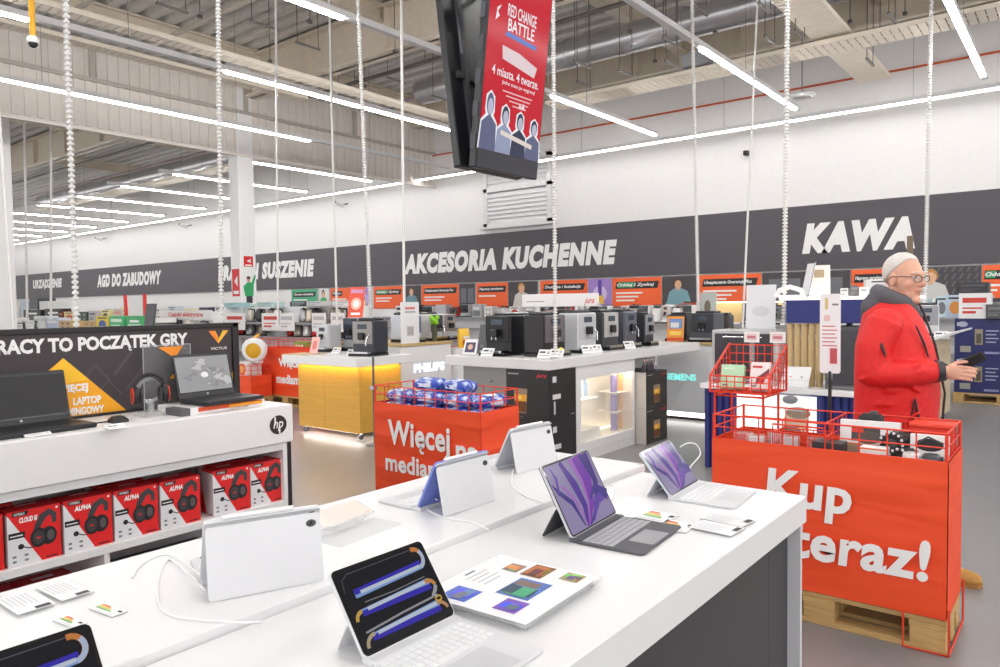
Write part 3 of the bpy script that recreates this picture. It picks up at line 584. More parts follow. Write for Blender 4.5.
# headset cartons
RB = P(228, 40, 40); RBD = P(172, 28, 32)
def carton_print(m, w, h, title):
    m.rect(0, w, 0, h, RB); m.poly([(0, 0), (w*.62, 0), (w*.02, h*.93), (0, h*.93)], P(232, 232, 236), .0004)
    m.poly([(w*.1, h*.9), (w*.36, h*.9), (w*.4, h*.98), (w*.1, h*.98)], PBLACK, .0006); m.text('HYPERX', w*.13, h*.915, PWHITE, h=h*.045, w=w*.2, z=.0008)
    m.text(title, w*.22, h*.77, PWHITE, h=h*.1, w=w*.34, bold=.05, shear=.2, z=.0008)
    m.rect(w*.02, w*.32, h*.5, h*.61, PBLACK, .0006); m.rect(w*.05, w*.28, h*.54, h*.56, PWHITE, .0008)
    D = P(40, 38, 42); D2 = P(70, 66, 70)
    m.band([(w*.52, h*.48), (w*.56, h*.66), (w*.66, h*.82), (w*.78, h*.88), (w*.87, h*.82), (w*.88, h*.66)], [.02, .022, .026, .026, .02, .014], D2, .0008)
    m.disc(w*.76, h*.44, w*.16, h*.17, D, .001, a1=6.2832); m.disc(w*.57, h*.44, w*.16, h*.18, D, .0012); m.disc(w*.57, h*.44, w*.11, h*.13, D2, .0014); m.rect(w*.53, w*.61, h*.42, h*.45, RB, .0016); m.disc(w*.8, h*.44, w*.07, h*.1, P(96, 90, 92), .0012)
    m.disc(w*.24, h*.34, w*.055, h*.05, D, .0012); m.band([(w*.28, h*.33), (w*.4, h*.28), (w*.5, h*.3)], .004, D, .001)
    for i in range(2):
        for j in range(2): m.rect(w*(.08+.22*i), w*(.15+.22*i), h*(.06+.09*j), h*(.1+.09*j), PGREY, .0008)
    m.rect(w*.7, w*.93, h*.03, h*.055, PBLACK, .0008); m.disc(w*.93, h*.94, w*.025, h*.022, PWHITE, .0008)
def carton(label, y, z, title, rz=0., w=.178, h=.2, d=.11, x=None, group='red headset cartons on the counter shelf'):
    o = thing('headset_carton', label, 'box', ((GX-.035 if x is None else x), y, z), rz, group)
    m = MB(); m.box(-d, 0, -w/2, w/2, 0.0005, h, RBD, .001); m.build('carton', o)
    m = MB(fX((.0006, -w/2, .0005))); carton_print(m, w, h, title); m.T = frame((-d, -w/2-.0006, .0005), (1, 0, 0), (0, 0, 1)); m.rect(0, d, 0, h, RB); m.poly([(d*.4, h*.02), (d, h*.02), (d, h*.95), (0, h*.95), (0, h*.7)], P(232, 232, 236), .0004)
    m.T = Matrix.Translation((-d, -w/2, h+.001)); m.rect(0, d, 0, w, P(178, 26, 34)); m.rect(d*.2, d*.35, w*.3, w*.7, P(226, 200, 206), .0004); m.build('print', o); return o
for y, t, lab, rz in ((.855, 'CLOUD III', 'red headset carton cut by the left edge of the photo', 0), (1.045, 'CLOUD III', 'red headset carton leftmost whole one on the shelf', 0), (1.233, 'ALPHA', 'red headset carton second from the left of the whole ones', 0), (1.42, 'ALPHA', 'red headset carton third from the left of the whole ones', 0),
                   (1.608, 'ALPHA', 'red headset carton just left of the gap in the row', 0), (1.85, 'ALPHA', 'red headset carton turned to show its white side, right of the gap', radians(-5)), (2.035, 'ALPHA', 'red headset carton at the right end of the shelf', 0)):
    carton(lab, y, .5685, t, rz)
carton('red headset carton of the back row, seen above the gap on the left', .92, .5685, 'CLOUD III', 0, .2, .205, .11, -3.17, 'back row headset cartons'); carton('red headset carton of the back row in the middle', 1.42, .5685, 'ALPHA', 0, .19, .2, .11, -3.17, 'back row headset cartons'); carton('red headset carton of the back row near the right end', 1.92, .5685, 'ALPHA', 0, .19, .2, .11, -3.17, 'back row headset cartons')
for k, lab in enumerate(('red carton lying low under the shelf, left one', 'red carton lying low under the shelf, middle one', 'red carton lying low under the shelf, right one')): carton(lab, .72+.2*k, .0905, 'CLOUD III', 0, .19, .36, .2, GX-.05, 'cartons under the shelf')
for k, (y0, y1, z, lab) in enumerate(((1.34, 1.86, .0905, 'long dark keyboard carton under the shelf, front one'),)):
    o = thing('keyboard_carton', lab, 'box', (-3.2, (y0+y1)/2, z)); L = (y1-y0)/2
    m = MB(); m.box(-.17, .16, -L, L, 0, .3, P(48, 46, 50), .003); m.build('carton', o)
    m = MB(TR(0, 0, .3012)); m.rect(.1, .15, -L+.02, L-.02, P(30, 28, 32)); m.T = TR(.12, -.1, .302, rz=pi/2); m.text('GAMING', 0, 0, PWHITE, h=.025, w=.12); m.build('print', o)
# gaming sign
o = thing('gaming_sign', 'dark framed gaming sign with white headline and yellow triangle on the counter', 'sign', (-3.42, .9, GT)); SY0, SY1, SZ1 = -.2, 2.125, 1.418
m = WB(o); m.box(-3.45, -3.4, SY0, SY1, GT, SZ1, P(44, 40, 44)); m.build('panel', o)
m = WB(o)
for q in ((SY0, SY1, SZ1-.018, SZ1+.004), (SY0, SY1, GT, GT+.012), (SY1-.03, SY1+.004, GT, SZ1+.004), (SY0-.004, SY0+.02, GT, SZ1)): m.box(-3.452, -3.388, q[0], q[1], q[2], q[3], P(30, 28, 32), .002)
m.build('frame', o)
T = Matrix.Translation(-o.location) @ fX((-3.3985, 0, 0)); YE = M((248, 172, 28), .45, nz=0); YE2 = M((252, 196, 40), .45, nz=0)
def sp(px, py): p = xpt(px, py, -3.4); return p.y, p.z
m = MB(T); m.rect(SY0+.02, SY1-.03, GT+.012, SZ1-.018, P(62, 54, 58))
for a in ((20, 375), (95, 365), (108, 380)):
    u, v = sp(*a); m.band([(u-.05, v-.06), (u, v), (u+.06, v-.07)], .008, P(82, 74, 78), .0004); m.band([(u+.08, v-.05), (u+.16, v+.05)], .012, P(80, 72, 76), .0004)
m.rect(1.6, 1.75, 1.12, 1.2, P(74, 66, 70), .0003)
m.build('print', o)
A = sp(63, 358); m = MB(T @ Matrix.Translation((0, 0, .0008))); m.poly([A, (A[0]-.3, GT+.014), (A[0]-.1, GT+.013), sp(131, 414)], YE); m.poly([A, (A[0]-.12, A[1]-.12), (A[0]+.1, A[1]-.1)], YE2, .0003)
m.build('triangle', o, label='large yellow triangle on the sign'); m = MB(T @ Matrix.Translation((0, 0, .0008))); a = sp(233, 372); m.poly([sp(229, 379), (SY1-.031, a[1]+.005), (SY1-.031, GT+.013), (sp(229, 379)[0]-.02, GT+.013)], YE2); m.build('triangle', o, label='yellow triangle at the right edge of the sign')
m = MB(T @ Matrix.Translation((0, 0, .0016))); a = sp(-60, 355); b = sp(187.5, 345); t = sp(187.5, 333.5)
m.text('PRACY TO POCZĄTEK GRY', b[0], b[1]-.012, PWHITE, h=.072, w=b[0]-sp(-14, 355)[0], bold=.045, al='r'); m.build('lettering', o)
m = MB(T @ Matrix.Translation((0, 0, .0018)))
for bd, px, py, w in (('WIĘCEJ', 88, 392.5, .125), ('LAPTOP', 101, 402.5, .115), ('GAMINGOWY', 104, 412, .19)): q = sp(px, py); m.text(bd, q[0], q[1], PWHITE, h=.034 if bd != 'WIĘCEJ' else .042, w=w, bold=.045, al='r')
m.build('lettering', o)
m = MB(T @ Matrix.Translation((0, 0, .0016))); u0, v0 = sp(208, 331); u1, v1 = sp(228, 331); um, vm = sp(218, 343.5); w = u1-u0
m.poly([(u0, v0), (u0+w*.28, v0), (um, vm+.02), (um, vm)], P(246, 140, 40)); m.poly([(u1, v0), (u1-w*.28, v0), (um, vm+.02), (um, vm)], P(252, 196, 60)); m.poly([(u0+w*.28, v0), (u0+w*.34, v0), (um, vm+.035), (um, vm+.02)], P(252, 170, 50)); q = sp(218.5, 349.5); m.text('VICTUS', q[0], q[1], PWHITE, h=.013, w=.088, al='c'); m.build('emblem', o)
# laptops
def laptop(label, loc, rz, w, dpt_, hs, lean, screen, dark):
    """+x to the user, hinge at x=0"""
    o = thing('laptop', label, 'laptop', loc, rz); c = M(dark, .4, .3, nz=.01)
    m = MB(); m.box(0, dpt_, -w/2, w/2, .002, .02, c, .004); b = m.build('base', o)
    m = MB(); kc = P(26, 26, 29)
    for r in range(6):
        for k in range(15): ww = (w-.05)/15; m.box(.045+r*.018, .06+r*.018, -w/2+.025+k*ww+.001, -w/2+.025+(k+1)*ww-.001, .02, .0215, kc)
    m.build('keys', b); m = MB(TR(0, 0, .0204)); m.poly(rrect(dpt_-.085, dpt_-.012, -.06, .06, .004), P(52, 52, 56)); m.build('trackpad', b)
    T = frame((.004, -w/2, .02), (0, 1, 0), (-sin(lean), 0, cos(lean)))
    m = MB(T); m.prism(rrect(0, w, 0, hs, .008), -.008, 0, c); m.build('lid', o)
    m = MB(T @ Matrix.Translation((0, 0, .0006))); m.rect(.006, w-.006, .02, hs-.01, P(16, 16, 18, .12)); m.rect(.009, w-.009, .026, hs-.014, screen[0], .0004)
    if len(screen) > 1:
        r = random.Random(3)
        for k in range(30):
            u = r.random(); cx = .08+.84*u; cy = .48+.16*sin(5*u)+r.uniform(-.22, .22); q = [(min(max(cx+.05*sin(2*a)*cos(a*3+k)+.07*cos(a), .03), .97)*w, min(max(cy+.06*sin(a)+.03*cos(2*a+k), .14), .9)*hs) for a in [2*pi*i/12 for i in range(12)]]
            m.poly(q, screen[1+k % (len(screen)-1)] if k % 3 else screen[0], .0006+.00003*k)
        m.disc(.5*w, .5*hs, .02, .014, PWHITE, .0018)
    m.build('screen', o); m = MB(T); m.disc(w/2, .012, .005, .005, SILVER, .001); m.build('emblem', o); return o
a = xpt(-70, 440, -3.07); laptop('black laptop with dark screen at the left edge of the counter', (-3.29, 1.10, GT), radians(3), .37, .225, .205, radians(14), [P(24, 24, 27, .5)], (46, 46, 50))
o = thing('laptop_riser', 'white angled riser with dark end under the right laptop', 'stand', (-3.17, 1.86, GT), radians(3))
m = MB(); m.box(-.16, .1, -.19, .2, 0, .03, WHITE, .003); m.build('block', o); m = MB(); m.box(-.02, .102, -.232, -.19, 0, .032, P(92, 90, 94)); m.build('end_cap', o); m = MB(); m.box(.1, .104, -.15, .18, .012, .03, P(226, 90, 50)); m.box(.104, .108, .0, .18, .014, .026, YE); m.build('front_strip', o)
laptop('dark laptop with grey marbled screen on the white riser', (-3.26, 1.875, GT+.033), radians(5), .3, .22, .205, radians(14), [P(150, 152, 156, .3), P(172, 174, 178), P(136, 138, 144), P(190, 192, 196)], (52, 52, 56))
# headset on acrylic stand
p = xpt(151, 411, -3.2); p.z = GT
o = thing('headset_stand', 'clear acrylic headset stand on the counter', 'stand', p)
m = MB(); m.box(-.05, .05, -.05, .05, 0, .008, ACRYL); m.build('base', o)
m = MB(); m.tube([(0, .0, .008), (0, 0, .06)], .014, ACRYL, 10); m.tube([(0, .055*sin(a*pi/8), .115-.05*cos(a*pi/8)) for a in range(17)], .009, ACRYL, 8); m.build('loop', o)
o = thing('headset', 'black gaming headset with red accents on the acrylic stand', 'headphones', (p.x, p.y, GT+.075), radians(-12)); o.scale = (.78, .78, .9)
m = MB(); m.tube([(0, .078*cos(a), .045+.075*sin(a)) for a in [pi*k/14 for k in range(15)]], .009, PBLACK, 8); m.tube([(0, .066*cos(a), .045+.06*sin(a)) for a in [pi*(.12+.76*k/12) for k in range(13)]], .008, P(60, 58, 62), 8); m.build('headband', o)
for s in (-1, 1):
    m = MB(); m.ell((0, s*.075, .02), (.042, .024, .05), M((30, 30, 33), .35), 16, 10, Matrix.Rotation(s*.12, 3, 'X')); c = m.build('ear_cup', o)
    m = MB(); m.tube([(.03*cos(a), s*.094, .02+.036*sin(a)) for a in [2*pi*k/16 for k in range(16)]], .004, M((226, 60, 44), .4), 6, True); m.build('accent_ring', c); m = MB(); m.ell((0, s*.052, .02), (.035, .014, .042), P(50, 48, 52)); m.build('cushion', c)
m = MB(); m.tube([(.02, -.085, .0), (.06, -.09, -.02), (.085, -.07, -.025)], .003, PBLACK, 6); m.ell((.09, -.066, -.025), (.012, .008, .008), PBLACK, 8, 6); m.build('microphone', o)
# clear frame behind the headset
q = xpt(165, 385, -3.36); o = thing('acrylic_sign', 'clear acrylic sign with orange triangle behind the right laptop', 'sign', (q.x, q.y, GT))
m = MB(); m.box(-.003, .003, -.1, .13, 0, .3, LENS2); m.build('sheet', o); m = MB(fX((.004, 0, 0))); m.poly([(-.03, .29), (.09, .29), (.05, .235)], P(250, 150, 40)); m.poly([(.02, .14), (.06, .14), (.04, .16)], YE); m.build('emblem', o)
m = MB(); 
for u in ((-.1, -.097, 0, .3), (.127, .13, 0, .3), (-.1, .13, .297, .3)): m.box(-.0035, .0035, u[0], u[1], u[2], u[3], P(170, 172, 176))
m.build('edge', o)
def price_tag(label, p, rz, w=.075, d=.045, t=.3, group='white price holders'):
    o = thing('price_tag', label, 'price tag', p, rz, group)
    m = MB(); m.box(-d*.6, d*.4, -w/2, w/2, 0, .003, ACRYL); m.prism([(-d*.5, -w*.4), (d*.2, -w*.4), (d*.2, w*.4), (-d*.5, w*.4)], .003, .007, WHITE); m.build('holder', o)
    m = MB(frame((d*.45, -w/2, .004), (0, 1, 0), (-cos(t), 0, sin(t)))); m.box(0, w, 0, d, -.002, 0, PWHITE); m.rect(w*.1, w*.6, d*.5, d*.7, PGREY, .0004); m.rect(w*.1, w*.9, d*.2, d*.3, P(190, 192, 196), .0004); m.build('card', o); return o
p = zpt(57, 441, GT); p.x = min(p.x, -3.06); price_tag('white price holder in front of the left laptop', p, 0, .09); p = zpt(116, 429, GT); price_tag('white price holder beside the black security puck', p, 0, .07)
p = zpt(165, 414, GT); price_tag('white price holder under the headset stand', p+Vector((.0, .03, 0)), 0, .07); p = zpt(240, 408.5, GT); p.x = min(p.x, -3.05); price_tag('white price holder in front of the right laptop', p, 0, .09)
p = zpt(118, 422, GT); o = thing('security_puck', 'black anti theft puck with cable on the counter', 'security device', p); m = MB(); m.loft([[(x*s, y*s, z) for x, y in ((-.03, -.03), (.03, -.035), (.035, .03), (-.03, .035))] for s, z in ((1, 0), (.95, .012), (.6, .024), (.2, .027))], PBLACK, False); m.build('puck', o); m = MB(); m.tube([(0, -.03, .008), (-.02, -.08, .004), (0, -.12, .004)], .003, PBLACK, 5); m.build('cord', o)
p = zpt(246, 404, GT); o = thing('tag_clip', 'small yellow clip standing near the counter corner', 'clip', p); m = MB(); m.box(-.004, .004, -.008, .008, 0, .03, YE); m.build('clip', o); m = MB(); m.box(-.01, .01, -.012, .012, 0, .003, ACRYL); m.build('foot', o)
# second white counter hidden behind the sign, carrying the cable guide
dtable('display_table', 'white table partly hidden behind the gaming sign', -5.5, -4.55, 1.3, 2.75, .93, False)
# ================================================================ RED WIRE BASKETS ON PALLETS
def wavy(m, T, w, h, amp, seed, mat, nu=26, nv=18):
    """cloth panel with soft horizontal folds, in the frame T"""
    r = random.Random(seed); ph = [(r.uniform(0, 6), r.uniform(6, 16), r.uniform(-2, 2), r.uniform(.4, 1)) for _ in range(5)]
    vs = []
    for j in range(nv+1):
        for i in range(nu+1):
            u = i/nu; v = j/nv; e = min(1, 8*u, 8*(1-u))*min(1, 6*v+.1, 5*(1-v)+.15)
            d = sum(a*sin(p+f*(v*h*2.2)+q*u*w*2+.8*sin(3*u+p)) for p, f, q, a in ph)*amp/3
            vs.append(T @ Vector((u*w, v*h, min(amp, max(-.004, d*e))+.004)))
    old = m.T; fs = [(j*(nu+1)+i, j*(nu+1)+i+1, (j+1)*(nu+1)+i+1, (j+1)*(nu+1)+i) for j in range(nv) for i in range(nu)]
    m.T = old; m.add(vs, fs, mat, True)
def pallet(label, x0, x1, y0, y1, group='wooden pallets'):
    o = thing('wooden_pallet', label, 'pallet', ((x0+x1)/2, (y0+y1)/2, 0), 0, group); X = (x1-x0)/2; Y = (y1-y0)/2
    n = max(3, int(2*Y/.13))
    for k in range(n): yy = -Y+(2*Y)*k/n; m = MB(); m.box(-X, X, yy+.006, yy+2*Y/n-.006, .122, .144, PALLET, .002); m.build('deck_board', o)
    for xx in (-X, -.07, X-.14): m = MB(); m.box(xx, xx+.14, -Y, Y, .1, .122, PALLET); m.build('cross_board', o)
    for yy in (-Y, -.05, Y-.1):
        for xx in (-X, -.07, X-.14): m = MB(); m.box(xx+.002, xx+.138, yy+.002, yy+.098, .022, .1, PALLET, .003); m.build('block', o)
        m = MB(); m.box(-X, X, yy, yy+.1, 0, .022, PALLET, .002); m.build('bottom_board', o)
    return o
def wire_panel(m, A, B, z0, z1, nx, nz, r=.0035, mat=None):
    A = Vector(A); B = Vector(B); mat = mat or REDWIRE
    for k in range(nx+1): p = A+(B-A)*(k/nx); m.tube([(p.x, p.y, z0), (p.x, p.y, z1)], r, mat, 6)
    for k in range(nz+1): z = z0+(z1-z0)*k/nz; m.tube([(A.x, A.y, z), (B.x, B.y, z)], r*1.25 if k == nz else r, mat, 6)
def red_basket(label, x0, x1, y0, y1, zc0, zc1, zt, seed, front, nx=8, side=None, floor_z=.16):
    o = thing('wire_basket', label, 'basket', ((x0+x1)/2, (y0+y1)/2, .144), 0, 'red wire baskets with printed covers')
    m = WB(o); w = x1-x0; d = y1-y0; e = .006
    wavy(m, fY((x0-e, y0-e, zc0)), w+2*e, zc1-zc0, .011, seed, RED); wavy(m, fX((x1+e, y0-e, zc0)), d+2*e, zc1-zc0, .011, seed+1, RED, 14)
    m.poly([(x0-e, y1+e, zc0), (x0-e, y1+e, zc1), (x0-e, y0-e, zc1), (x0-e, y0-e, zc0)], RED); m.poly([(x1+e, y1+e, zc0), (x1+e, y1+e, zc1), (x0-e, y1+e, zc1), (x0-e, y1+e, zc0)], RED)
    c = m.build('cloth_cover', o)
    m = WB(o); m.T = m.T @ fY((x0-e, y0-e-.0188, zc0)); front(m, w+2*e, zc1-zc0); m.build('lettering', c, label='white lettering')
    if side: m = WB(o); m.T = m.T @ fX((x1+e+.0188, y0-e, zc0)); side(m, d+2*e, zc1-zc0); m.build('lettering', c)
    for A, B, n in (((x0, y0), (x1, y0), nx), ((x1, y0), (x1, y1), max(3, int(nx*d/w))), ((x1, y1), (x0, y1), nx), ((x0, y1), (x0, y0), max(3, int(nx*d/w)))):
        m = WB(o); wire_panel(m, (*A, 0), (*B, 0), zc1-.06, zt, n, 3); m.build('wire_side', o)
    for x in (x0, x1):
        for y in (y0, y1): m = WB(o); m.tube([(x, y, .146), (x, y, zt+.004)], .007, REDWIRE, 8); m.build('post', o)
    m = WB(o); m.box(x0+.01, x1-.01, y0+.01, y1-.01, floor_z, floor_z+.012, P(120, 40, 30)); m.build('floor_sheet', o)
    return o
BX0, BX1, BY0, BY1 = -1.452, -.447, 3.545, 3.955
def f_kup(m, w, h):
    m.text('Kup', .272, .335, PWHITE, h=.222, w=.38, bold=.032, shear=.08, space=1.05); m.text('teraz!', .385, .152, PWHITE, h=.18, w=.575, bold=.032, shear=.08, space=1.05)
pallet('wooden pallet under the front red basket', -1.46, -.44, 3.54, 3.96)
red_basket('large red wire basket with Kup teraz lettering at the right', BX0, BX1, BY0, BY1, .15, .817, .935, 3, f_kup, 9)
o = thing('corner_guard', 'red wire guard hooked round the pallet corner', 'wire guard', (-.45, 3.53, 0)); m = WB(o); m.tube([(-.6, 3.528, .15), (-.6, 3.528, .005), (-.43, 3.528, .005), (-.43, 3.528, .2)], .005, REDWIRE, 6); m.build('front_loop', o); m = WB(o); m.tube([(-.43, 3.528, .005), (-.428, 3.97, .005), (-.428, 3.97, .2)], .005, REDWIRE, 6); m.build('side_loop', o)
def f_wiecej(m, w, h):
    m.text('Więcej', .155, .335, PWHITE, h=.225, w=.58, bold=.03, space=1.04); m.text('na', .785, .335, PWHITE, h=.115, w=.19, bold=.03, space=1.04); m.text('mediamarkt', .125, .2, PWHITE, h=.125, w=.82, bold=.03, space=1.04)
MX0, MX1, MY0, MY1 = -3.94, -2.97, 3.54, 3.92
pallet('wooden pallet under the middle red basket', MX0, MX1, MY0, MY1)
red_basket('red wire basket full of blue bags behind the tablet tables', MX0, MX1, MY0, MY1, .15, .817, .935, 11, f_wiecej, 10)
# blue bags in the middle basket
BLUE = M((48, 80, 184), .3, nz=.06, scale=17, kind='printed')
def bag(label, p, rz, s=(.13, .085, .045), tilt=0.):
    o = thing('blue_bag', label, 'bag', p, rz, 'blue bags heaped in the middle basket'); r = random.Random(label); rings = []
    for i in range(9):
        t = i/8; a = -1+2*t; k = (1-abs(a)**5)**.5*.9+.1; rings.append([(s[0]*a, s[1]*k*cos(2*pi*j/14)*(1+.08*r.uniform(-1, 1)), s[2]*(k if 0 < i < 8 else .25)*sin(2*pi*j/14)*(1+.12*r.uniform(-1, 1))+s[2]) for j in range(14)])
    R = Matrix.Rotation(tilt, 4, 'Y'); m = MB(R); m.loft(rings, BLUE); b = m.build('bag', o)
    m = MB(R @ Matrix.Translation((0, 0, 0))); W_ = P(226, 232, 244)
    m.poly([(-.05, -.05, s[2]*1.86), (.04, -.055, s[2]*1.86), (.05, .0, s[2]*2.04), (-.04, .01, s[2]*2.04)], W_); m.poly([(-.06, -s[1]*.985, s[2]*.7), (.05, -s[1]*1.01, s[2]*.7), (.05, -s[1]*.99, s[2]*1.25), (-.06, -s[1]*.97, s[2]*1.25)], W_); m.build('label_print', b)
for z, lay, pts in ((.73, 'lower', [(-3.79, 3.64, .1), (-3.53, 3.64, -.05), (-3.27, 3.64, .05), (-3.07, 3.7, 1.5), (-3.78, 3.82, 0), (-3.5, 3.82, .05), (-3.24, 3.83, -.05)]), (.815, 'middle', [(-3.8, 3.68, -.05), (-3.53, 3.69, .05), (-3.27, 3.68, -.1), (-3.08, 3.76, 1.3), (-3.66, 3.84, .1), (-3.4, 3.84, -.1)]), (.9, 'top', [(-3.6, 3.76, .1), (-3.34, 3.77, -.12)])):
    for j, (x, y, a) in enumerate(pts): bag('blue bag in the middle basket, %s of the %s layer' % (ORD[j].replace('leftmost', 'first'), lay), (x, y, z), a)
o = thing('cardboard_filler', 'cardboard sheet under the blue bags inside the middle basket', 'cardboard', (-3.455, 3.73, .173)); m = MB(); m.box(-.46, .46, -.17, .17, 0, .555, CARD); m.build('carton', o)
# goods in the front basket
o = thing('inner_carton', 'cardboard filler under the goods of the front basket', 'box', (-.95, 3.75, .173)); m = MB(); m.box(-.48, .48, -.18, .18, 0, .56, P(70, 60, 60)); m.build('carton', o)
GZ = .734
o = thing('product_box', 'white product box with picture of dark devices in the front basket', 'box', (-.78, 3.74, GZ), radians(4), 'boxed goods in the front basket')
m = MB(TR(rx=-.12)); m.box(-.125, .125, -.035, .035, 0.004, .2, PWHITE, .002); m.build('carton', o)
m = MB(TR(rx=-.12) @ fY((-.125, -.0358, .004))); m.rect(.05, .17, .1, .165, P(70, 66, 66)); m.disc(.12, .12, .06, .03, P(90, 80, 76), .0003); m.rect(.05, .1, .14, .16, P(226, 60, 36), .0006); m.rect(.03, .22, .03, .085, P(170, 140, 116)); m.rect(.08, .15, .02, .05, P(120, 90, 76), .0003); m.rect(.02, .24, .085, .09, P(240, 120, 50), .0004); m.build('print', o)
o = thing('action_camera', 'small black device on top of the white product box', 'device', (-.79, 3.82, GZ+.17)); m = MB(); m.loft([[(x*s, y*s, z) for x, y in ((-.05, -.03), (.05, -.03), (.05, .03), (-.05, .03))] for s, z in ((.8, 0), (1, .01), (1, .04), (.7, .055))], PBLACK, False); m.build('body', o); m = MB(); m.lathe([(.02, 0), (.018, .012), (.005, .014)], P(60, 60, 64), 12, (.01, 0, .055)); m.build('knob', o)
m = MB(); m.box(-.06, .06, -.035, .035, -.168, 0, P(52, 50, 54)); m.build('case', o)
o = thing('product_box', 'dark product box low behind the wires of the front basket', 'box', (-.925, 3.62, GZ), 0, 'boxed goods in the front basket'); m = MB(); m.box(-.065, .065, -.05, .05, 0, .11, P(58, 56, 60), .002); m.build('carton', o); m = MB(fY((-.065, -.0506, 0))); m.disc(.08, .05, .03, .03, P(30, 30, 34)); m.disc(.08, .05, .015, .015, P(100, 98, 100), .0004); m.build('print', o)
o = thing('product_box', 'small white product box low in the front basket', 'box', (-.735, 3.615, GZ), 0, 'boxed goods in the front basket'); m = MB(); m.box(-.055, .055, -.04, .04, 0, .105, PWHITE, .002); m.build('carton', o); m = MB(fY((-.055, -.0406, 0))); m.rect(.0, .11, .098, .105, P(240, 120, 50)); m.disc(.03, .02, .02, .015, P(110, 90, 80)); m.build('print', o)
for k, (x, y, z) in enumerate(((-.665, 3.72, GZ+.115), (-.62, 3.66, GZ+.055))):
    o = thing('spiked_roller', 'black spiked massage roller, %s' % ('upper one behind the box' if k == 0 else 'lower one facing the front'), 'massage roller', (x, y, z), radians(-15), 'black rollers in the front basket')
    m = MB(); m.tube([(0, -.05, 0), (0, .07, 0)], .052, PBLACK, 20); m.tube([(0, -.052, 0), (0, -.045, 0)], .025, P(70, 70, 74), 16)
    for a in range(14):
        for yy in (-.05, -.01, .03): m.ell((.05*cos(a*pi/7+yy*9), yy, .05*sin(a*pi/7+yy*9)), (.007, .007, .007), P(225, 225, 228) if yy < -.04 else P(60, 60, 64), 6, 4)
    m.build('roller', o)
o = thing('product_box', 'red lidded product box at the right end of the front basket', 'box', (-.535, 3.84, GZ), 0, 'boxed goods in the front basket'); m = MB(); m.box(-.085, .08, -.06, .06, 0, .185, P(220, 52, 34), .004); m.build('carton', o); m = MB(); m.box(-.09, .084, -.065, .065, .1855, .205, P(228, 66, 44), .004); m.build('lid', o)
o = thing('product_box', 'white box with black appliance picture at the right end of the front basket', 'box', (-.53, 3.7, GZ), 0, 'boxed goods in the front basket'); m = MB(TR(rx=-.1)); m.box(-.075, .07, -.03, .03, 0.002, .165, PWHITE, .002); m.build('carton', o); m = MB(TR(rx=-.1) @ fY((-.075, -.0306, .002))); m.disc(.075, .12, .055, .028, PBLACK); m.band([(.02, .12), (.07, .155), (.13, .13)], .008, P(70, 70, 74), .0004); m.rect(.02, .06, .02, .08, P(240, 240, 240), .0003); m.rect(.08, .13, .02, .075, P(90, 100, 106), .0003); m.build('print', o)
for k, (x, c, lab) in enumerate(((-.585, (226, 226, 226), 'white can with copper stripe low in the front basket'), (-.51, (70, 74, 80), 'dark grey can low at the right of the front basket'))):
    o = thing('drink_can', lab, 'can', (x, 3.6, GZ)); m = MB(); m.lathe([(.03, 0), (.036, .006), (.036, .09), (.03, .1), (.02, .1)], M(c, .3, .2, nz=0), 18); m.build('body', o); m = MB(); m.lathe([(.0365, .03), (.0365, .06)], P(196, 150, 100) if k == 0 else P(120, 126, 132), 18); m.build('band', o)
m = MB(); o = thing('small_red_basket', 'small red wire tray with clear packs in the left half of the front basket', 'basket', (-1.06, 3.68, GZ))
for A, B in (((-.12, -.08), (.12, -.08)), ((.12, -.08), (.12, .08)), ((.12, .08), (-.12, .08)), ((-.12, .08), (-.12, -.08))): m = MB(); wire_panel(m, (*A, 0), (*B, 0), 0.004, .13, 5, 2, .003); m.build('wire_side', o)
m = MB(); m.tube([(-.12, -.08, .13), (-.12, -.08, .17), (.12, -.08, .17), (.12, -.08, .13)], .005, REDWIRE, 6); m.build('handle', o)
for k, (x, y, z, c, rz) in enumerate(((-1.12, 3.67, GZ+.01, (236, 238, 240), .3), (-1.0, 3.69, GZ+.01, (228, 70, 52), -.3), (-1.28, 3.66, GZ, (240, 238, 238), .5), (-1.36, 3.7, GZ, (224, 60, 44), .1), (-1.22, 3.8, GZ, (232, 234, 238), -.2))):
    o = thing('blister_pack', 'clear blister pack in the front basket, %s from the left' % ORD[[2, 4, 1, 0, 3][k]].replace('leftmost', 'first'), 'pack', (x, y, z), rz, 'clear packs in the front basket'); m = MB(); m.box(-.045, .045, -.028, .028, 0, .1, ACRYL, .006); m.build('shell', o); m = MB(); m.box(-.035, .035, -.006, .004, .004, .09, P(*c), .002); m.disc(0, .0, .01, .01, PGREY, .05); m.build('card', o)
o = thing('basket_divider', 'red wire divider standing across the front basket', 'divider', (-.93, 3.75, GZ)); m = MB(); wire_panel(m, (0, -.19, 0), (0, .19, 0), .005, .2, 5, 3, .0035); m.build('wire_panel', o)
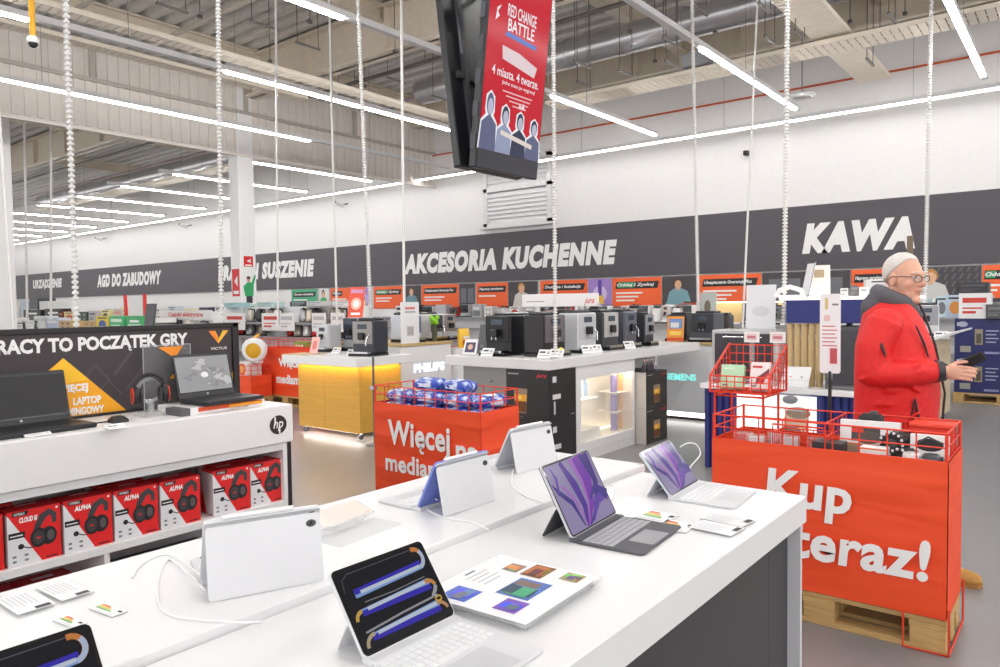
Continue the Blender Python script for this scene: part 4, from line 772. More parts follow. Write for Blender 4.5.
# tall price sign on a black rod by the front basket
p = ypt(830, 375, 4.05)
o = thing('rod_price_sign', 'tall white plastic price sign on a black rod behind the front basket', 'price sign', (p.x, 4.05, 0))
m = MB(); m.tube([(0, 0, .01), (0, 0, 1.13)], .009, PBLACK, 8); m.build('rod', o); m = MB(); m.lathe([(.09, 0), (.09, .008), (.02, .014)], PBLACK, 18); m.build('base', o)
m = MB(); m.prism(rrect(-.05, .05, 0, .41, .012), -.004, .004, M((240, 236, 238), .25, nz=0)); bm_ = MB(TR(0, 0, 1.12) @ Matrix.Rotation(pi/2, 4, 'X')); bm_.prism(rrect(-.05, .05, 0, .41, .012), -.004, .004, M((240, 236, 238), .25, nz=0)); bm_.box(-.012, .012, -.03, .0, -.006, .006, ACRYL); bm_.build('plate', o)
m = MB(fY((-.05, -.0046, 1.12))); m.rect(.025, .04, .33, .39, P(214, 190, 130)); m.rect(.06, .09, .35, .36, PGREY)
for k in range(6): m.rect(.012, .085-.01*(k % 2), .14+.02*k, .146+.02*k, P(206, 110, 110))
m.rect(.05, .085, .05, .13, P(196, 80, 90), .0004); m.rect(.04, .09, .04, .14, P(236, 226, 228), .0002); m.rect(.02, .05, .27, .3, P(230, 190, 190)); m.build('print', o)
# red wire display rack with slanted sides behind the front basket
RX0, RX1, RY0, RY1 = -1.71, -1.37, 4.12, 4.42
o = thing('wire_rack', 'tall red wire rack with slanted sides holding small boxes', 'rack', ((RX0+RX1)/2, (RY0+RY1)/2, 0))
for x in (RX0+.02, RX1-.04):
    for y in (RY0+.02, RY1-.02): m = WB(o); m.tube([(x, y, 0), (x, y, .97)], .007, REDWIRE, 8); m.build('leg', o)
for z in (.25, .955): m = WB(o); m.tube([(RX0+.02, RY0+.02, z), (RX1-.04, RY0+.02, z), (RX1-.04, RY1-.02, z), (RX0+.02, RY1-.02, z)], .006, REDWIRE, 6, True); m.build('brace', o)
m = WB(o)
for k in range(9): y = RY0+(RY1-RY0)*k/8; m.tube([(RX0, y, .975), (RX1, y, .975)], .003, REDWIRE, 5)
for k in range(9): x = RX0+(RX1-RX0)*k/8; m.tube([(x, RY0, .972), (x, RY1, .972)], .003, REDWIRE, 5)
m.build('wire_floor', o)
m = WB(o); wire_panel(m, (RX0, RY0, 0), (RX1, RY0, 0), .975, 1.07, 7, 3, .0032); m.build('wire_front', o); m = WB(o); wire_panel(m, (RX0, RY1, 0), (RX1, RY1, 0), .975, 1.235, 8, 5, .0032); m.build('wire_back', o)
for x in (RX0, RX1):
    m = WB(o); m.tube([(x, RY0, .975), (x, RY0, 1.07), (x, RY1, 1.24), (x, RY1, .975)], .007, REDWIRE, 6)
    for k in range(1, 6): y = RY0+(RY1-RY0)*k/6; m.tube([(x, y, .975), (x, y, 1.07+.17*k/6)], .003, REDWIRE, 5)
    for k in range(1, 5): z = .975+.045*k; y = RY0 if z < 1.07 else RY0+(z-1.07)/.17*(RY1-RY0); m.tube([(x, y, z), (x, RY1, z)], .003, REDWIRE, 5)
    m.build('slanted_side', o)
for lab, x, rz, w, h, c, c2 in (('mint green product box in the red wire rack', -1.61, .15, .13, .15, (186, 226, 190), (214, 240, 216)), ('white and red product box in the red wire rack', -1.45, .05, .11, .17, (240, 232, 232), (206, 40, 50))):
    o = thing('product_box', lab, 'box', (x, 4.2, .979), rz, 'boxes in the red wire rack'); R = TR(rx=-.3); m = MB(R); m.box(-w/2, w/2, -.025, .025, .0085, h, P(*c), .002); m.build('carton', o); m = MB(R @ fY((-w/2, -.0256, .0085))); m.disc(w*.55, h*.35, w*.22, h*.15, P(*c2)); m.rect(w*.1, w*.6, h*.75, h*.82, P(*c2), .0003); m.rect(w*.1, w*.35, h*.1, h*.16, PGREY, .0003)
    if c2[0] == 206: m.poly([(w*.3, h*.15), (w*.95, h*.55), (w*.95, h*.75), (w*.35, h*.4)], P(120, 50, 56), .0006); m.poly([(w*.45, h*.2), (w*.98, h*.52), (w*.98, h*.62), (w*.4, h*.3)], P(210, 60, 66), .0008)
    m.build('print', o)
for k, px in enumerate((752, 778)):
    p = ypt(px, 337, 4.42); o = thing('clip_price_tag', 'white price tag on a clear clip at the back of the red rack, %s' % ('left one' if k == 0 else 'right one'), 'price tag', (p.x, 4.42, 1.1), 0, 'clip price tags'); m = MB(); m.box(-.014, .014, -.004, .004, 0, .16, ACRYL); m.build('clip', o); m = MB(); m.box(-.045, .045, -.008, 0, .15, .215, PWHITE); m.build('card', o); m = MB(fY((-.045, -.0086, .15))); m.rect(.015, .075, .012, .052, P(232, 210, 214)); m.rect(.02, .07, .024, .04, P(196, 120, 130), .0003); m.build('print', o)
# ================================================================ MAN
def fuse(mb, name, parent, voxel, it=3, mats=None):
    o = mb.build(name); md = o.modifiers.new('r', 'REMESH'); md.mode = 'VOXEL'; md.voxel_size = voxel; md.use_smooth_shade = True
    if it: sm = o.modifiers.new('s', 'SMOOTH'); sm.iterations = it; sm.factor = .5
    bpy.context.view_layer.update(); dg = bpy.context.evaluated_depsgraph_get(); me = bpy.data.meshes.new_from_object(o.evaluated_get(dg)); old = o.data; o.modifiers.clear(); o.data = me; bpy.data.meshes.remove(old); me.name = name
    me.materials.clear()
    for q in (mats or mb.mats): me.materials.append(q)
    me.polygons.foreach_set('material_index', [0]*len(me.polygons)); o.parent = parent; return o
SKIN = M((226, 172, 148), .5, nz=.03, scale=40); JRED = M((226, 34, 34), .6, nz=.05, scale=50, kind='fabric'); HGREY = M((92, 92, 98), .85, nz=.06, scale=80, kind='fabric'); HAIR = M((214, 209, 204), .8, nz=.04, scale=90)
pm = dpt(896, 440, 4.02); man = thing('person', 'man in a red jacket with grey hood and glasses looking down at his phone', 'person', (pm.x, pm.y, 0), radians(6))
m = MB()
HR = Matrix.Rotation(radians(-34), 4, 'Z'); HT = Matrix.Translation((.02, 0, 1.5)) @ HR @ Matrix.Rotation(radians(5), 4, 'Y') @ Matrix.Translation((.0, 0, -1.508))
m.T = HT
for c, r in (((-.012, 0, 1.652), (.1, .078, .1)), ((.03, 0, 1.61), (.076, .068, .11)), ((.035, 0, 1.54), (.062, .058, .05)), ((.082, 0, 1.508), (.026, .03, .024)), ((.086, 0, 1.648), (.022, .054, .013)), ((.105, 0, 1.614), (.018, .011, .034)), ((.121, 0, 1.595), (.018, .0145, .014)), ((.106, .012, 1.59), (.012, .01, .009)), ((.106, -.012, 1.59), (.012, .01, .009)), ((.098, 0, 1.562), (.012, .024, .0065)), ((.095, 0, 1.551), (.013, .022, .0065)), ((.064, .04, 1.592), (.03, .024, .028)), ((.064, -.04, 1.592), (.03, .024, .028)), ((-.002, .078, 1.61), (.021, .009, .034)), ((-.002, -.078, 1.61), (.021, .009, .034)), ((-.002, -.08, 1.585), (.01, .008, .012)), ((.05, 0, 1.5), (.04, .045, .03))): m.ell(c, r, SKIN, 20, 14)
m.T = Matrix(); m.tube([(.03, 0, 1.57), (0, 0, 1.48), (-.025, 0, 1.38)], [.062, .066, .085], SKIN, 16)
def ring(cx, cy, z, rx, ry, n=28, e=2.4):
    q = []
    for i in range(n):
        a = 2*pi*i/n; c = cos(a); s = sin(a); q.append((cx+rx*math.copysign(abs(c)**(2/e), c), cy+ry*math.copysign(abs(s)**(2/e), s), z))
    return q
m.loft([ring(0, 0, z, rx, ry) for z, rx, ry in ((.8, .13, .16), (1., .15, .165), (1.2, .14, .17), (1.36, .11, .17), (1.43, .07, .1))], SKIN)
LEG = ((( .0, -.1, .88), (.09, -.05, .5), (.18, .0, .09)), ((0, .1, .88), (-.03, .13, .5), (-.1, .14, .09)))
for a, b, c in LEG: m.tube([a, b, c], [.085, .06, .04], SKIN, 12); m.ell((c[0]+.06, c[1], .05), (.12, .04, .045), SKIN)
ARM = (((-.04, -.21, 1.38), (-.1, -.265, 1.12), (.2, -.165, 1.13)), ((-.04, .21, 1.38), (-.1, .27, 1.12), (.2, .03, 1.11)))
for a, b, c in ARM: m.tube([a, b], [.055, .045], SKIN, 12); m.tube([b, c, (c[0]+.04, c[1]+.012*(1 if c[1] < 0 else -1), c[2])], [.042, .03, .028], SKIN, 12)
# right hand: palm, four fingers, thumb
m.ell((.262, -.143, 1.125), (.045, .016, .04), SKIN, 14, 10)
for dz, L in ((.03, .075), (.0105, .085), (-.009, .08), (-.028, .065)): m.tube([(.285, -.143, 1.125+dz), (.285+L*.5, -.142, 1.121+dz), (.285+L*.85, -.125, 1.116+dz), (.285+L*.9, -.105, 1.112+dz)], [.0092, .009, .0082, .0072], SKIN, 8)
m.tube([(.245, -.14, 1.15), (.275, -.125, 1.172), (.31, -.108, 1.178), (.325, -.1, 1.176)], [.012, .0105, .0095, .008], SKIN, 8)
# left hand under the phone
m.ell((.268, .0, 1.11), (.045, .035, .016), SKIN, 14, 10)
for dy, L in ((.03, .06), (.011, .075), (-.008, .075), (-.027, .065)): m.tube([(.29, dy-.01, 1.11), (.29+L*.5, dy-.02, 1.115), (.29+L*.9, dy-.03, 1.125), (.29+L, dy-.035, 1.14)], [.009, .0088, .008, .007], SKIN, 8)
m.tube([(.25, -.03, 1.115), (.275, -.05, 1.13), (.295, -.06, 1.15)], [.012, .01, .0085], SKIN, 8)
fuse(m, 'body', man, .0042, 3)
# face details
for s in (-1, 1):
    m = MB(HT); m.ell((.087, s*.031, 1.628), (.012, .014, .008), P(236, 232, 228, .2), 12, 8); e = m.build('eye', man); m = MB(HT); m.ell((.0965, s*.031, 1.627), (.004, .006, .006), P(60, 50, 44, .15), 10, 6); m.build('iris', e)
    m = MB(HT); m.tube([(.099, s*.015, 1.651), (.1, s*.032, 1.655), (.09, s*.05, 1.65)], [.003, .004, .002], HAIR, 6); m.build('eyebrow', man)
m = MB(HT); m.band([(0, 0), (.001, .001)], .0001, SKIN); m = MB(HT); m.tube([(.1, -.022, 1.556), (.1095, 0, 1.5565), (.1, .022, 1.556)], .0022, P(150, 84, 78), 6); m.build('mouth', man)
m = MB(HT)
def hairrow(k, sc):
    rows = []
    for i in range(11):
        q = []
        for j in range(30):
            ph = 2*pi*j/30; f = cos(ph); lo = radians(44) if f > .75 else radians(44-(.75-f)/.75*46) if f > 0 else radians(-2-34*min(1, -f*1.6))
            el = pi/2-(pi/2-lo)*i/10; t = sc*(1+.012*sin(9*ph+5*i)) if 0 < i else sc; q.append((-.012+.1*t*cos(el)*f, .078*t*cos(el)*sin(ph), 1.652+.1*t*sin(el)))
        rows.append(q)
    return rows
R_ = hairrow(0, 1.045); m.loft(R_+[[tuple(Vector(p)*.0+Vector((-.012, 0, 1.652))+(Vector(p)-Vector((-.012, 0, 1.652)))*.93) for p in R_[-1]]], HAIR, True, False); m.build('hair', man)
GL = P(54, 46, 44, .3)
m = MB(HT)
for s in (-1, 1): m.tube([(.117-.3*abs(s*.033+.023*cos(a))**1.6*3, s*.034+.026*cos(a), 1.621+.018*sin(a)) for a in [2*pi*k/18 for k in range(18)]], .0021, GL, 6, True); m.tube([(.1, s*.056, 1.63), (.07, s*.082, 1.63), (.0, s*.088, 1.626), (-.02, s*.086, 1.612)], .0022, GL, 6)
m.tube([(.116, -.012, 1.628), (.12, 0, 1.63), (.116, .012, 1.628)], .0018, GL, 6); g = m.build('glasses', man)
for s in (-1, 1): m = MB(HT); m.add([(.115-.3*abs(s*.033+.022*cos(a))**1.6*3, s*.034+.0255*cos(a), 1.621+.0175*sin(a)) for a in [2*pi*k/16 for k in range(16)]], [list(range(16))], LENS); m.build('lens', g)
# jacket
m = MB()
m.loft([ring(cx, 0, z, rx, ry) for z, rx, ry, cx in ((.77, .195, .21, -.01), (.84, .203, .218, -.005), (.98, .207, .222, .0), (1.12, .205, .222, -.002), (1.25, .188, .22, -.014), (1.36, .155, .21, -.022), (1.43, .135, .18, -.03), (1.49, .1, .115, -.02), (1.53, .085, .09, -.012))], JRED)
for s, (a, b, c) in zip((-1, 1), ARM):
    m.ell((-.04, s*.2, 1.37), (.086, .08, .086), JRED); m.tube([a, (a[0]*.5+b[0]*.5-.02, a[1]*.5+b[1]*.5+s*.015, a[2]*.5+b[2]*.5), b], [.088, .083, .073], JRED, 18); m.ell(b, (.074, .07, .075), JRED)
    m.tube([b, (b[0]*.5+c[0]*.5, b[1]*.5+c[1]*.5+s*.02, b[2]*.5+c[2]*.5-.008), c], [.073, .065, .052], JRED, 18)
rr = random.Random(4)
for k in range(26):                                     # soft folds at elbow, waist and sleeve
    t = rr.random(); a, b, c = ARM[0]; q = Vector(b)+(Vector(c)-Vector(b))*t*.7 if k < 9 else Vector(a)+(Vector(b)-Vector(a))*(.3+.7*t) if k < 17 else Vector((rr.uniform(-.12, .15), -.2, rr.uniform(.85, 1.05)))
    m.ell(q+Vector((rr.uniform(-.02, .02), -.05 if k < 17 else -.012, rr.uniform(-.045, .045))), (.05, .028, .009), JRED, 10, 6, Matrix.Rotation(rr.uniform(-.7, .7), 3, 'Y'))
jk = fuse(m, 'jacket', man, .0085, 5)
for s, (a, b, c) in zip((-1, 1), ARM): d = (Vector(c)-Vector(b)).normalized(); m = MB(); m.tube([Vector(c)-d*.012, Vector(c)+d*.02], [.058, .05], P(44, 42, 48), 16); m.build('cuff', jk)
ZP = P(38, 34, 38)
m = MB(); m.tube([(.08, .03, 1.52), (.125, .02, 1.42), (.18, 0, 1.25), (.225, 0, 1.0), (.212, 0, .8)], .006, ZP, 6); m.build('front_zip', jk)
m = MB(); m.tube([(.1, -.19, 1.36), (.135, -.165, 1.27), (.155, -.16, 1.2)], [.004, .007, .004], ZP, 6); m.build('pocket_zip', jk)
m = MB(); m.tube([(.1, -.215, .99), (.115, -.21, .9), (.13, -.2, .82)], [.004, .008, .005], ZP, 6); m.tube([(.1, -.215, .99), (.085, -.228, .9), (.13, -.2, .82)], [.004, .006, .005], ZP, 6); m.build('pocket_zip', jk)
m = MB(); m.tube([(-.055, -.305, 1.315), (-.045, -.318, 1.26), (-.025, -.325, 1.21)], [.004, .009, .004], ZP, 6); m.build('sleeve_zip', jk)
m = MB(); m.band([(0, 0), (.01, 0)], .001, ZP); m = MB(); m.tube([(.01, -.223, 1.075), (.1, -.2, 1.075), (.19, -.12, 1.07)], .004, M((190, 26, 28), .6, nz=0), 6); m.build('seam', jk)
m = MB()
for a in range(-10, 11):
    t = a/10*pi*.8; m.ell((-.06-.075*cos(t)+.04, .1*sin(t), 1.5+.035*cos(t)), (.042, .042, .048), HGREY, 10, 8)
m.ell((-.12, 0, 1.45), (.06, .12, .075), HGREY); m.ell((-.1, -.05, 1.47), (.06, .07, .07), HGREY); m.ell((-.13, 0, 1.4), (.05, .1, .06), HGREY)
for s in (-1, 1): m.tube([(.0, s*.095, 1.5), (.07, s*.06, 1.45), (.11, s*.025, 1.4)], [.035, .03, .016], HGREY, 10)
fuse(m, 'hood', man, .0075, 4)
TRO = M((58, 58, 66), .8, nz=.06, scale=60, kind='fabric')
m = MB(); m.loft([ring(0, 0, z, rx, ry) for z, rx, ry in ((.72, .15, .18), (.82, .165, .19), (.95, .16, .18))], TRO)
for a, b, c in LEG: m.tube([a, b, (c[0], c[1], .1)], [.11, .082, .07], TRO, 16)
fuse(m, 'trousers', man, .01, 4)
TAN = M((192, 142, 72), .75, nz=.06, scale=60, kind='fabric')
for k, (a, b, c) in enumerate(LEG):
    m = MB(TR(c[0], c[1], 0)); m.loft([[(x, y*w*.5, z) for y, z in ((-1, z0), (-.95, z0+(z1-z0)*.45), (-.6, z1), (0, z1+.008), (.6, z1), (.95, z0+(z1-z0)*.45), (1, z0), (0, z0))] for x, w, z0, z1 in ((-.085, .04, .022, .07), (-.07, .07, .022, .12), (-.02, .082, .022, .135), (.04, .085, .022, .115), (.1, .098, .022, .085), (.16, .102, .022, .072), (.2, .08, .022, .06), (.218, .035, .022, .045))], TAN); s = m.build('shoe', man)
    m = MB(TR(c[0], c[1], 0)); m.prism([(-.09, -.03), (-.05, -.04), (.05, -.042), (.14, -.053), (.2, -.044), (.224, -.015), (.224, .015), (.2, .044), (.14, .053), (.05, .042), (-.05, .04), (-.09, .03)], .001, .0225, M((170, 120, 60), .7)); m.build('sole', s)
    m = MB(TR(c[0], c[1], 0))
    for q in range(4): m.tube([(.04+.022*q, -.03, .118-.012*q), (.05+.022*q, 0, .128-.012*q), (.04+.022*q, .03, .118-.012*q)], .004, P(214, 176, 110), 5)
    m.build('laces', s)
R_ = TR(pm.x, pm.y, 0, rz=radians(6)) @ Matrix.Translation((.325, -.078, 1.172)) @ Matrix.Rotation(radians(-28), 4, 'Y') @ Matrix.Rotation(radians(-38), 4, 'X')
o = thing('phone', 'black phone in a wallet case held by the man in red', 'phone', (0, 0, 0)); o.matrix_world = R_
m = MB(); m.box(-.075, .08, -.04, .04, -.006, .006, P(34, 32, 36), .004); m.build('case', o); m = MB(TR(0, 0, .0063)); m.rect(-.068, .073, -.034, .034, P(20, 20, 24, .1)); m.build('screen', o)
# ================================================================ APPLIANCE BUILDERS
def coffee(label, x, y, z, rz, w, h, d, body, front, group='coffee machines on the counters', tank=True, style=0):
    """front faces local -y, base at z"""
    o = thing('coffee_machine', label, 'coffee machine', (x, y, z), rz, group)
    B = M(body, .3, .15, nz=.01); F = M(front, .38 if sum(front) < 360 else .25, .1, nz=0); K = P(26, 26, 29, .25)
    m = MB(); m.box(-w/2, w/2, -d*.28, d/2, .03, h, B, .012); m.build('body', o)
    m = MB(); m.box(-w*.46, w*.46, -d*.31, -d*.28, h*.34, h*.98, F, .006); m.build('front_panel', o)
    m = MB(); m.box(-w/2, w/2, -d*.5, d*.5, 0, .03, K, .004); m.box(-w*.42, w*.42, -d*.52, -d*.29, .03, .055, CHROME, .003); m.build('drip_tray', o)
    m = MB(); m.box(-w*.13, w*.13, -d*.44, -d*.3, h*.46, h*.66, K, .008); m.tube([(-.025, -d*.4, h*.46), (-.025, -d*.4, h*.4)], .008, CHROME, 8); m.tube([(.025, -d*.4, h*.46), (.025, -d*.4, h*.4)], .008, CHROME, 8); m.build('spout', o)
    m = MB(); m.box(-w*.22, w*.22, -d*.318, -d*.31, h*.76, h*.9, P(60, 70, 84, .1), .002); m.build('display', o)
    if tank: m = MB(); m.box(-w*.4, w*.4, -d*.1, d*.42, h, h+.028, M((70, 72, 76), .15, nz=0), .01); m.build('hopper_lid', o)
    if style == 1: m = MB(); m.tube([(w*.3, -d*.32, h*.6), (w*.3, -d*.45, h*.5), (w*.3, -d*.46, h*.3)], .008, CHROME, 8); m.build('steam_wand', o)
    if style == 2: m = MB(); m.tube([(0, -d*.3, h*.5), (0, -d*.62, h*.48)], .012, K, 8); m.lathe([(.03, -.02), (.034, .0), (.034, .02)], CHROME, 14, (0, -d*.3, h*.5)); m.build('portafilter', o)
    return o
def kettle(label, x, y, z, rz, h, col, hcol=(30, 30, 33), group='kettles on the shelves', metal=.3):
    o = thing('kettle', label, 'kettle', (x, y, z), rz, group); r = h*.36; B = M(col, .3, metal, nz=0); H = M(hcol, .35, nz=0)
    m = MB(); m.lathe([(r*.6, .02), (r, .025), (r*.98, h*.3), (r*.82, h*.7), (r*.66, h*.9)], B, 18); m.loft([[(r*.5*cos(t), r*.25*sin(t), h*.78) for t in [2*pi*k/8 for k in range(8)]], [(-r*.6+r*.3*cos(t)-.02, r*.2*sin(t), h*.9) for t in [2*pi*k/8 for k in range(8)]]], B); m.build('jug', o)
    m = MB(); m.lathe([(r*.66, h*.9), (r*.55, h*.96), (.012, h*.98), (.014, h*1.02), (.004, h*1.03)], H, 16); m.build('lid', o)
    m = MB(); m.tube([(r*.6, 0, h*.92), (r*1.3, 0, h*.9), (r*1.5, 0, h*.6), (r*1.3, 0, h*.28), (r*.98, 0, h*.22)], .014*h/.24, H, 8); m.build('handle', o)
    m = MB(); m.lathe([(r*1.05, 0), (r*1.08, .012), (r*.9, .02)], H, 18); m.build('base', o); return o
def pack(label, x, y, z, rz, w, h, d, col, col2=None, cat='box', group=None, name='product_box', art=0):
    o = thing(name, label, cat, (x, y, z), rz, group); m = MB(); m.box(-w/2, w/2, -d/2, d/2, 0, h, P(*col, .5), .003); m.build('carton', o)
    m = MB(fY((-w/2, -d/2-.0008, 0))); c2 = P(*(col2 or (120, 120, 126)))
    if art == 0: m.rect(w*.12, w*.88, h*.62, h*.82, c2); m.rect(w*.12, w*.55, h*.2, h*.3, c2); m.rect(w*.12, w*.75, h*.38, h*.44, c2)
    elif art == 1: m.disc(w*.5, h*.45, w*.3, h*.28, c2); m.rect(w*.15, w*.85, h*.82, h*.9, P(60, 60, 64))
    elif art == 2: m.rect(w*.08, w*.92, h*.08, h*.5, c2); m.rect(w*.2, w*.8, h*.6, h*.75, PWHITE, .0004)
    elif art == 3:
        for i in range(2):
            for j in range(2): m.disc(w*(.3+.4*i), h*(.3+.4*j), w*.09, h*.1, c2)
    m.build('print', o); return o
def leaning_card(label, x, y, z, rz, w, h, lean, draw, cat='sign', name='leaning_sign', group=None, base=True):
    o = thing(name, label, cat, (x, y, z), rz, group); T = frame((-w/2, 0, .004), (1, 0, 0), (0, sin(lean), cos(lean))); m = MB(T); m.box(0, w, 0, h, -.004, 0, PWHITE); m.build('panel', o)
    m = MB(T @ Matrix.Translation((0, 0, .0006))); draw(m, w, h); m.build('print', o)
    if base: m = MB(); m.box(-w/2, w/2, -.02, max(.06, h*sin(lean)), 0, .004, ACRYL); m.build('foot', o)
    return o
def tagcard(label, p, rz, w=.08, h=.06, group='white price cards on the counters', yellow=False):
    def d(m, w, h):
        m.rect(0, w, 0, h, P(238, 238, 240)); m.rect(w*.1, w*.55, h*.6, h*.8, P(70, 70, 74), .0003); m.rect(w*.1, w*.9, h*.3, h*.36, PGREY, .0003); m.rect(w*.66, w*.9, h*.5, h*.8, P(180, 182, 186), .0003)
        if yellow: m.disc(w*.75, h*1.0, w*.14, h*.16, P(244, 214, 60), .0006)
    return leaning_card(label, p[0], p[1], p[2], rz, w, h, .7, d, 'price tag', 'price_card', group)
# ================================================================ WOODEN CABINET WITH WHITE SLAB
WOODY = M((222, 172, 74), .5, kind='woodx', nz=.035, scale=1.6); LWOOD = M((206, 176, 124), .5, kind='woodx', nz=.07, scale=3)
CX0, CX1, CY0, CY1 = -7.39, -6.29, 5.42, 6.05
o = thing('wooden_cabinet', 'golden wood cabinet on castors with a thick white slab top', 'cabinet', ((CX0+CX1)/2, (CY0+CY1)/2, 0))
m = WB(o); m.box(CX0+.02, CX1-.02, CY0+.02, CY1, .085, .834, WOODY); m.build('carcass', o)
for a, b in ((CX0, (CX0+CX1)/2-.07), ((CX0+CX1)/2-.066, CX1)): m = WB(o); m.box(a, b, CY0, CY0+.019, .075, .8, WOODY, .002); m.build('door', o)
m = WB(o); m.box(CX1-.019, CX1, CY0+.02, CY1, .075, .8, WOODY, .002); m.build('side_panel', o)
m = WB(o); m.box(-7.47, -6.14, 5.25, 6.1, .835, .93, WHITE, .004); m.build('slab_top', o)
m = WB(o); m.box(-7.52, -7.05, 5.28, 5.6, .9305, .936, LWOOD); m.build('wood_mat', o)
m = WB(o); m.box(CX0+.05, CX1-.02, CY0+.02, CY0+.05, .07, .08, M((255, 252, 246), .5, emit=16)); m.box(CX1-.05, CX1-.025, CY0+.08, CY1-.05, .07, .08, M((255, 252, 246), .5, emit=9)); m.build('plinth_light', o)
m = WB(o); m.box(CX0, CX1, CY0-.06, CY0-.035, .826, .834, M((255, 214, 130), .5, emit=16)); m.box(CX1+.035, CX1+.06, CY0, CY1, .826, .834, M((255, 214, 130), .5, emit=16)); m.build('slab_light', o)
for x in (CX0+.06, CX1-.06):
    for y in (CY0+.06, CY1-.06): m = WB(o); m.T = m.T @ Matrix.Translation((x, y, .03)); m.tube([(-.012, 0, 0), (.012, 0, 0)], .03, P(70, 70, 74), 14); m.box(-.02, .02, -.02, .02, .03, .055, CHROME); m.build('castor', o)
ST = .931
def on(px, py, z): return zpt(px, py, z)
p = on(321, 352, ST); coffee('small silver espresso machine at the left on the wooden cabinet', p.x, p.y+.1, ST+.006, .1, .22, .33, .28, (196, 198, 202), (206, 208, 212), style=2, tank=False)
p = on(341, 352, ST); coffee('silver machine with dark front, middle one on the wooden cabinet', p.x-.08, p.y+.3, ST, .1, .26, .42, .3, (190, 192, 196), (52, 58, 74), style=0, tank=False)
p = on(366, 357, ST); coffee('black machine with chrome front, right one on the wooden cabinet', p.x-.16, p.y+.18, ST, .15, .31, .4, .34, (58, 62, 72), (150, 146, 144), style=1)
def d_redcard(m, w, h): m.rect(0, w, 0, h, P(232, 88, 62)); m.disc(w*.5, h*.45, w*.34, h*.2, P(250, 190, 170), .0003); m.rect(w*.1, w*.9, h*.8, h*.92, P(214, 150, 190), .0003); m.rect(w*.2, w*.8, h*.08, h*.16, PWHITE, .0003); m.disc(w*.5, h*.45, w*.2, h*.12, PWHITE, .0006)
leaning_card('tall orange red promotion card on top of the black machine on the wooden cabinet', -6.62, 5.66, ST+.429, .35, .2, .36, .2, d_redcard)
def d_pink(m, w, h): m.rect(0, w, 0, h, P(238, 190, 186)); m.disc(w*.5, h*.5, w*.3, h*.3, P(226, 130, 130), .0003)
p = on(309, 351, ST); leaning_card('pink card beside the small silver machine on the wooden cabinet', max(p.x, -7.2), 5.5, ST+.006, .1, .13, .2, .3, d_pink)
for k, (px, py) in enumerate(((335, 354), (350, 356))): tagcard('white price card on the wooden cabinet, %s' % ('left one' if k == 0 else 'right one'), on(px, py, ST+.006 if k == 0 else ST), .3, .11, .09, yellow=k == 0)
p = ypt(396, 388, 5.2); o = thing('metal_post', 'thin dark metal post beside the wooden cabinet', 'post', (-5.98, 5.35, 0)); m = MB(); m.tube([(0, 0, .02), (0, 0, .95)], .012, P(90, 92, 98), 8); m.build('post', o); m = MB(); m.lathe([(.1, 0), (.1, .01), (.03, .02)], PGREY, 16); m.build('base', o); m = MB(); m.box(-.03, .03, -.03, .03, .6, .64, CHROME); m.build('clamp', o)
# ================================================================ COUNTER WITH GLOWING NAME, LEFT
QX, QY0, QY1 = -6.4, 6.16, 7.06
o = thing('brand_counter', 'white counter with blueish glowing name behind the blue bag basket', 'display counter', (-7.0, 6.6, 0))
m = WB(o); m.box(-7.5, QX, QY0, QY1, .06, 1.0, WHITE, .006); m.build('body', o); m = WB(o); m.box(-7.5, QX+.015, QY0-.01, QY1+.02, 1.0, 1.035, LWOOD, .004); m.build('wood_top', o)
m = WB(o); m.box(-7.45, QX-.05, QY0+.04, QY1-.05, 0, .06, PBLACK); m.build('plinth', o)
m = WB(o); a = xpt(414, 373, QX); b = xpt(444.5, 366, QX); m.T = m.T @ fX((QX+.002, a.y, a.z)); m.text('PHILIPS', 0, 0, M((206, 226, 255), .5, emit=1.4), h=.105, w=b.y-a.y, bold=.04); m.build('lettering', o, label='glowing letters')
def d_wsign(m, w, h): m.rect(0, w, 0, h, P(236, 236, 237)); m.rect(w*.22, w*.78, h*.82, h*.88, P(220, 130, 130), .0004); m.rect(w*.2, w*.8, h*.74, h*.78, P(170, 170, 174), .0004); m.rect(w*.3, w*.7, h*.18, h*.42, P(196, 196, 198), .0004); m.rect(w*.34, w*.66, h*.21, h*.39, P(176, 172, 170), .0006)
o = poster('tall_sign', 'tall white promotion board at the left end of the glowing name counter', fX((-6.42, 6.2, 1.036)), .3, .5, d_wsign, 'sign')
for k, (px, c, f, lab) in enumerate(((414, (206, 212, 224), (110, 120, 150), 'white coffee machine with blue sticker next to the tall white board'), (436, (214, 214, 216), (70, 72, 80), 'white coffee machine with dark front left of the green toy'), (449, (196, 196, 198), (150, 140, 136), 'silver coffee machine right of the green toy'))):
    q = xpt(px, 335, -6.6); coffee(lab, -6.7, q.y, 1.0355, pi/2, .24, .34, .4, c, f, tank=k != 2, style=k % 2)
q = xpt(443, 325, -6.45); o = thing('green_toy', 'bright green decoration between the machines on the glowing name counter', 'decoration', (-6.5, 6.86, 1.0355)); m = MB(); m.lathe([(.03, 0), (.035, .16), (.03, .2)], P(80, 82, 60), 10); m.build('pot', o); m = MB(); GR = P(150, 216, 50); [m.ell((.03*cos(a*2.4), .04*sin(a*2.4), .24+.02*(a % 4)), (.03, .03, .035), GR, 8, 6) for a in range(8)]; m.build('leaves', o)
o = thing('yellow_bag', 'yellow and red promotion bag at the right end of the glowing name counter', 'bag', (-6.31, 7.2, .94)); m = MB(); m.loft([ring(0, 0, z, rx, ry, 16) for z, rx, ry in ((0, .03, .09), (.05, .05, .1), (.2, .045, .1), (.25, .01, .1))], P(244, 196, 60)); m.build('bag', o); m = MB(fX((.052, -.09, .02))); m.rect(.02, .16, .02, .08, P(226, 70, 40)); m.rect(.03, .15, .1, .13, PWHITE); m.build('print', o)
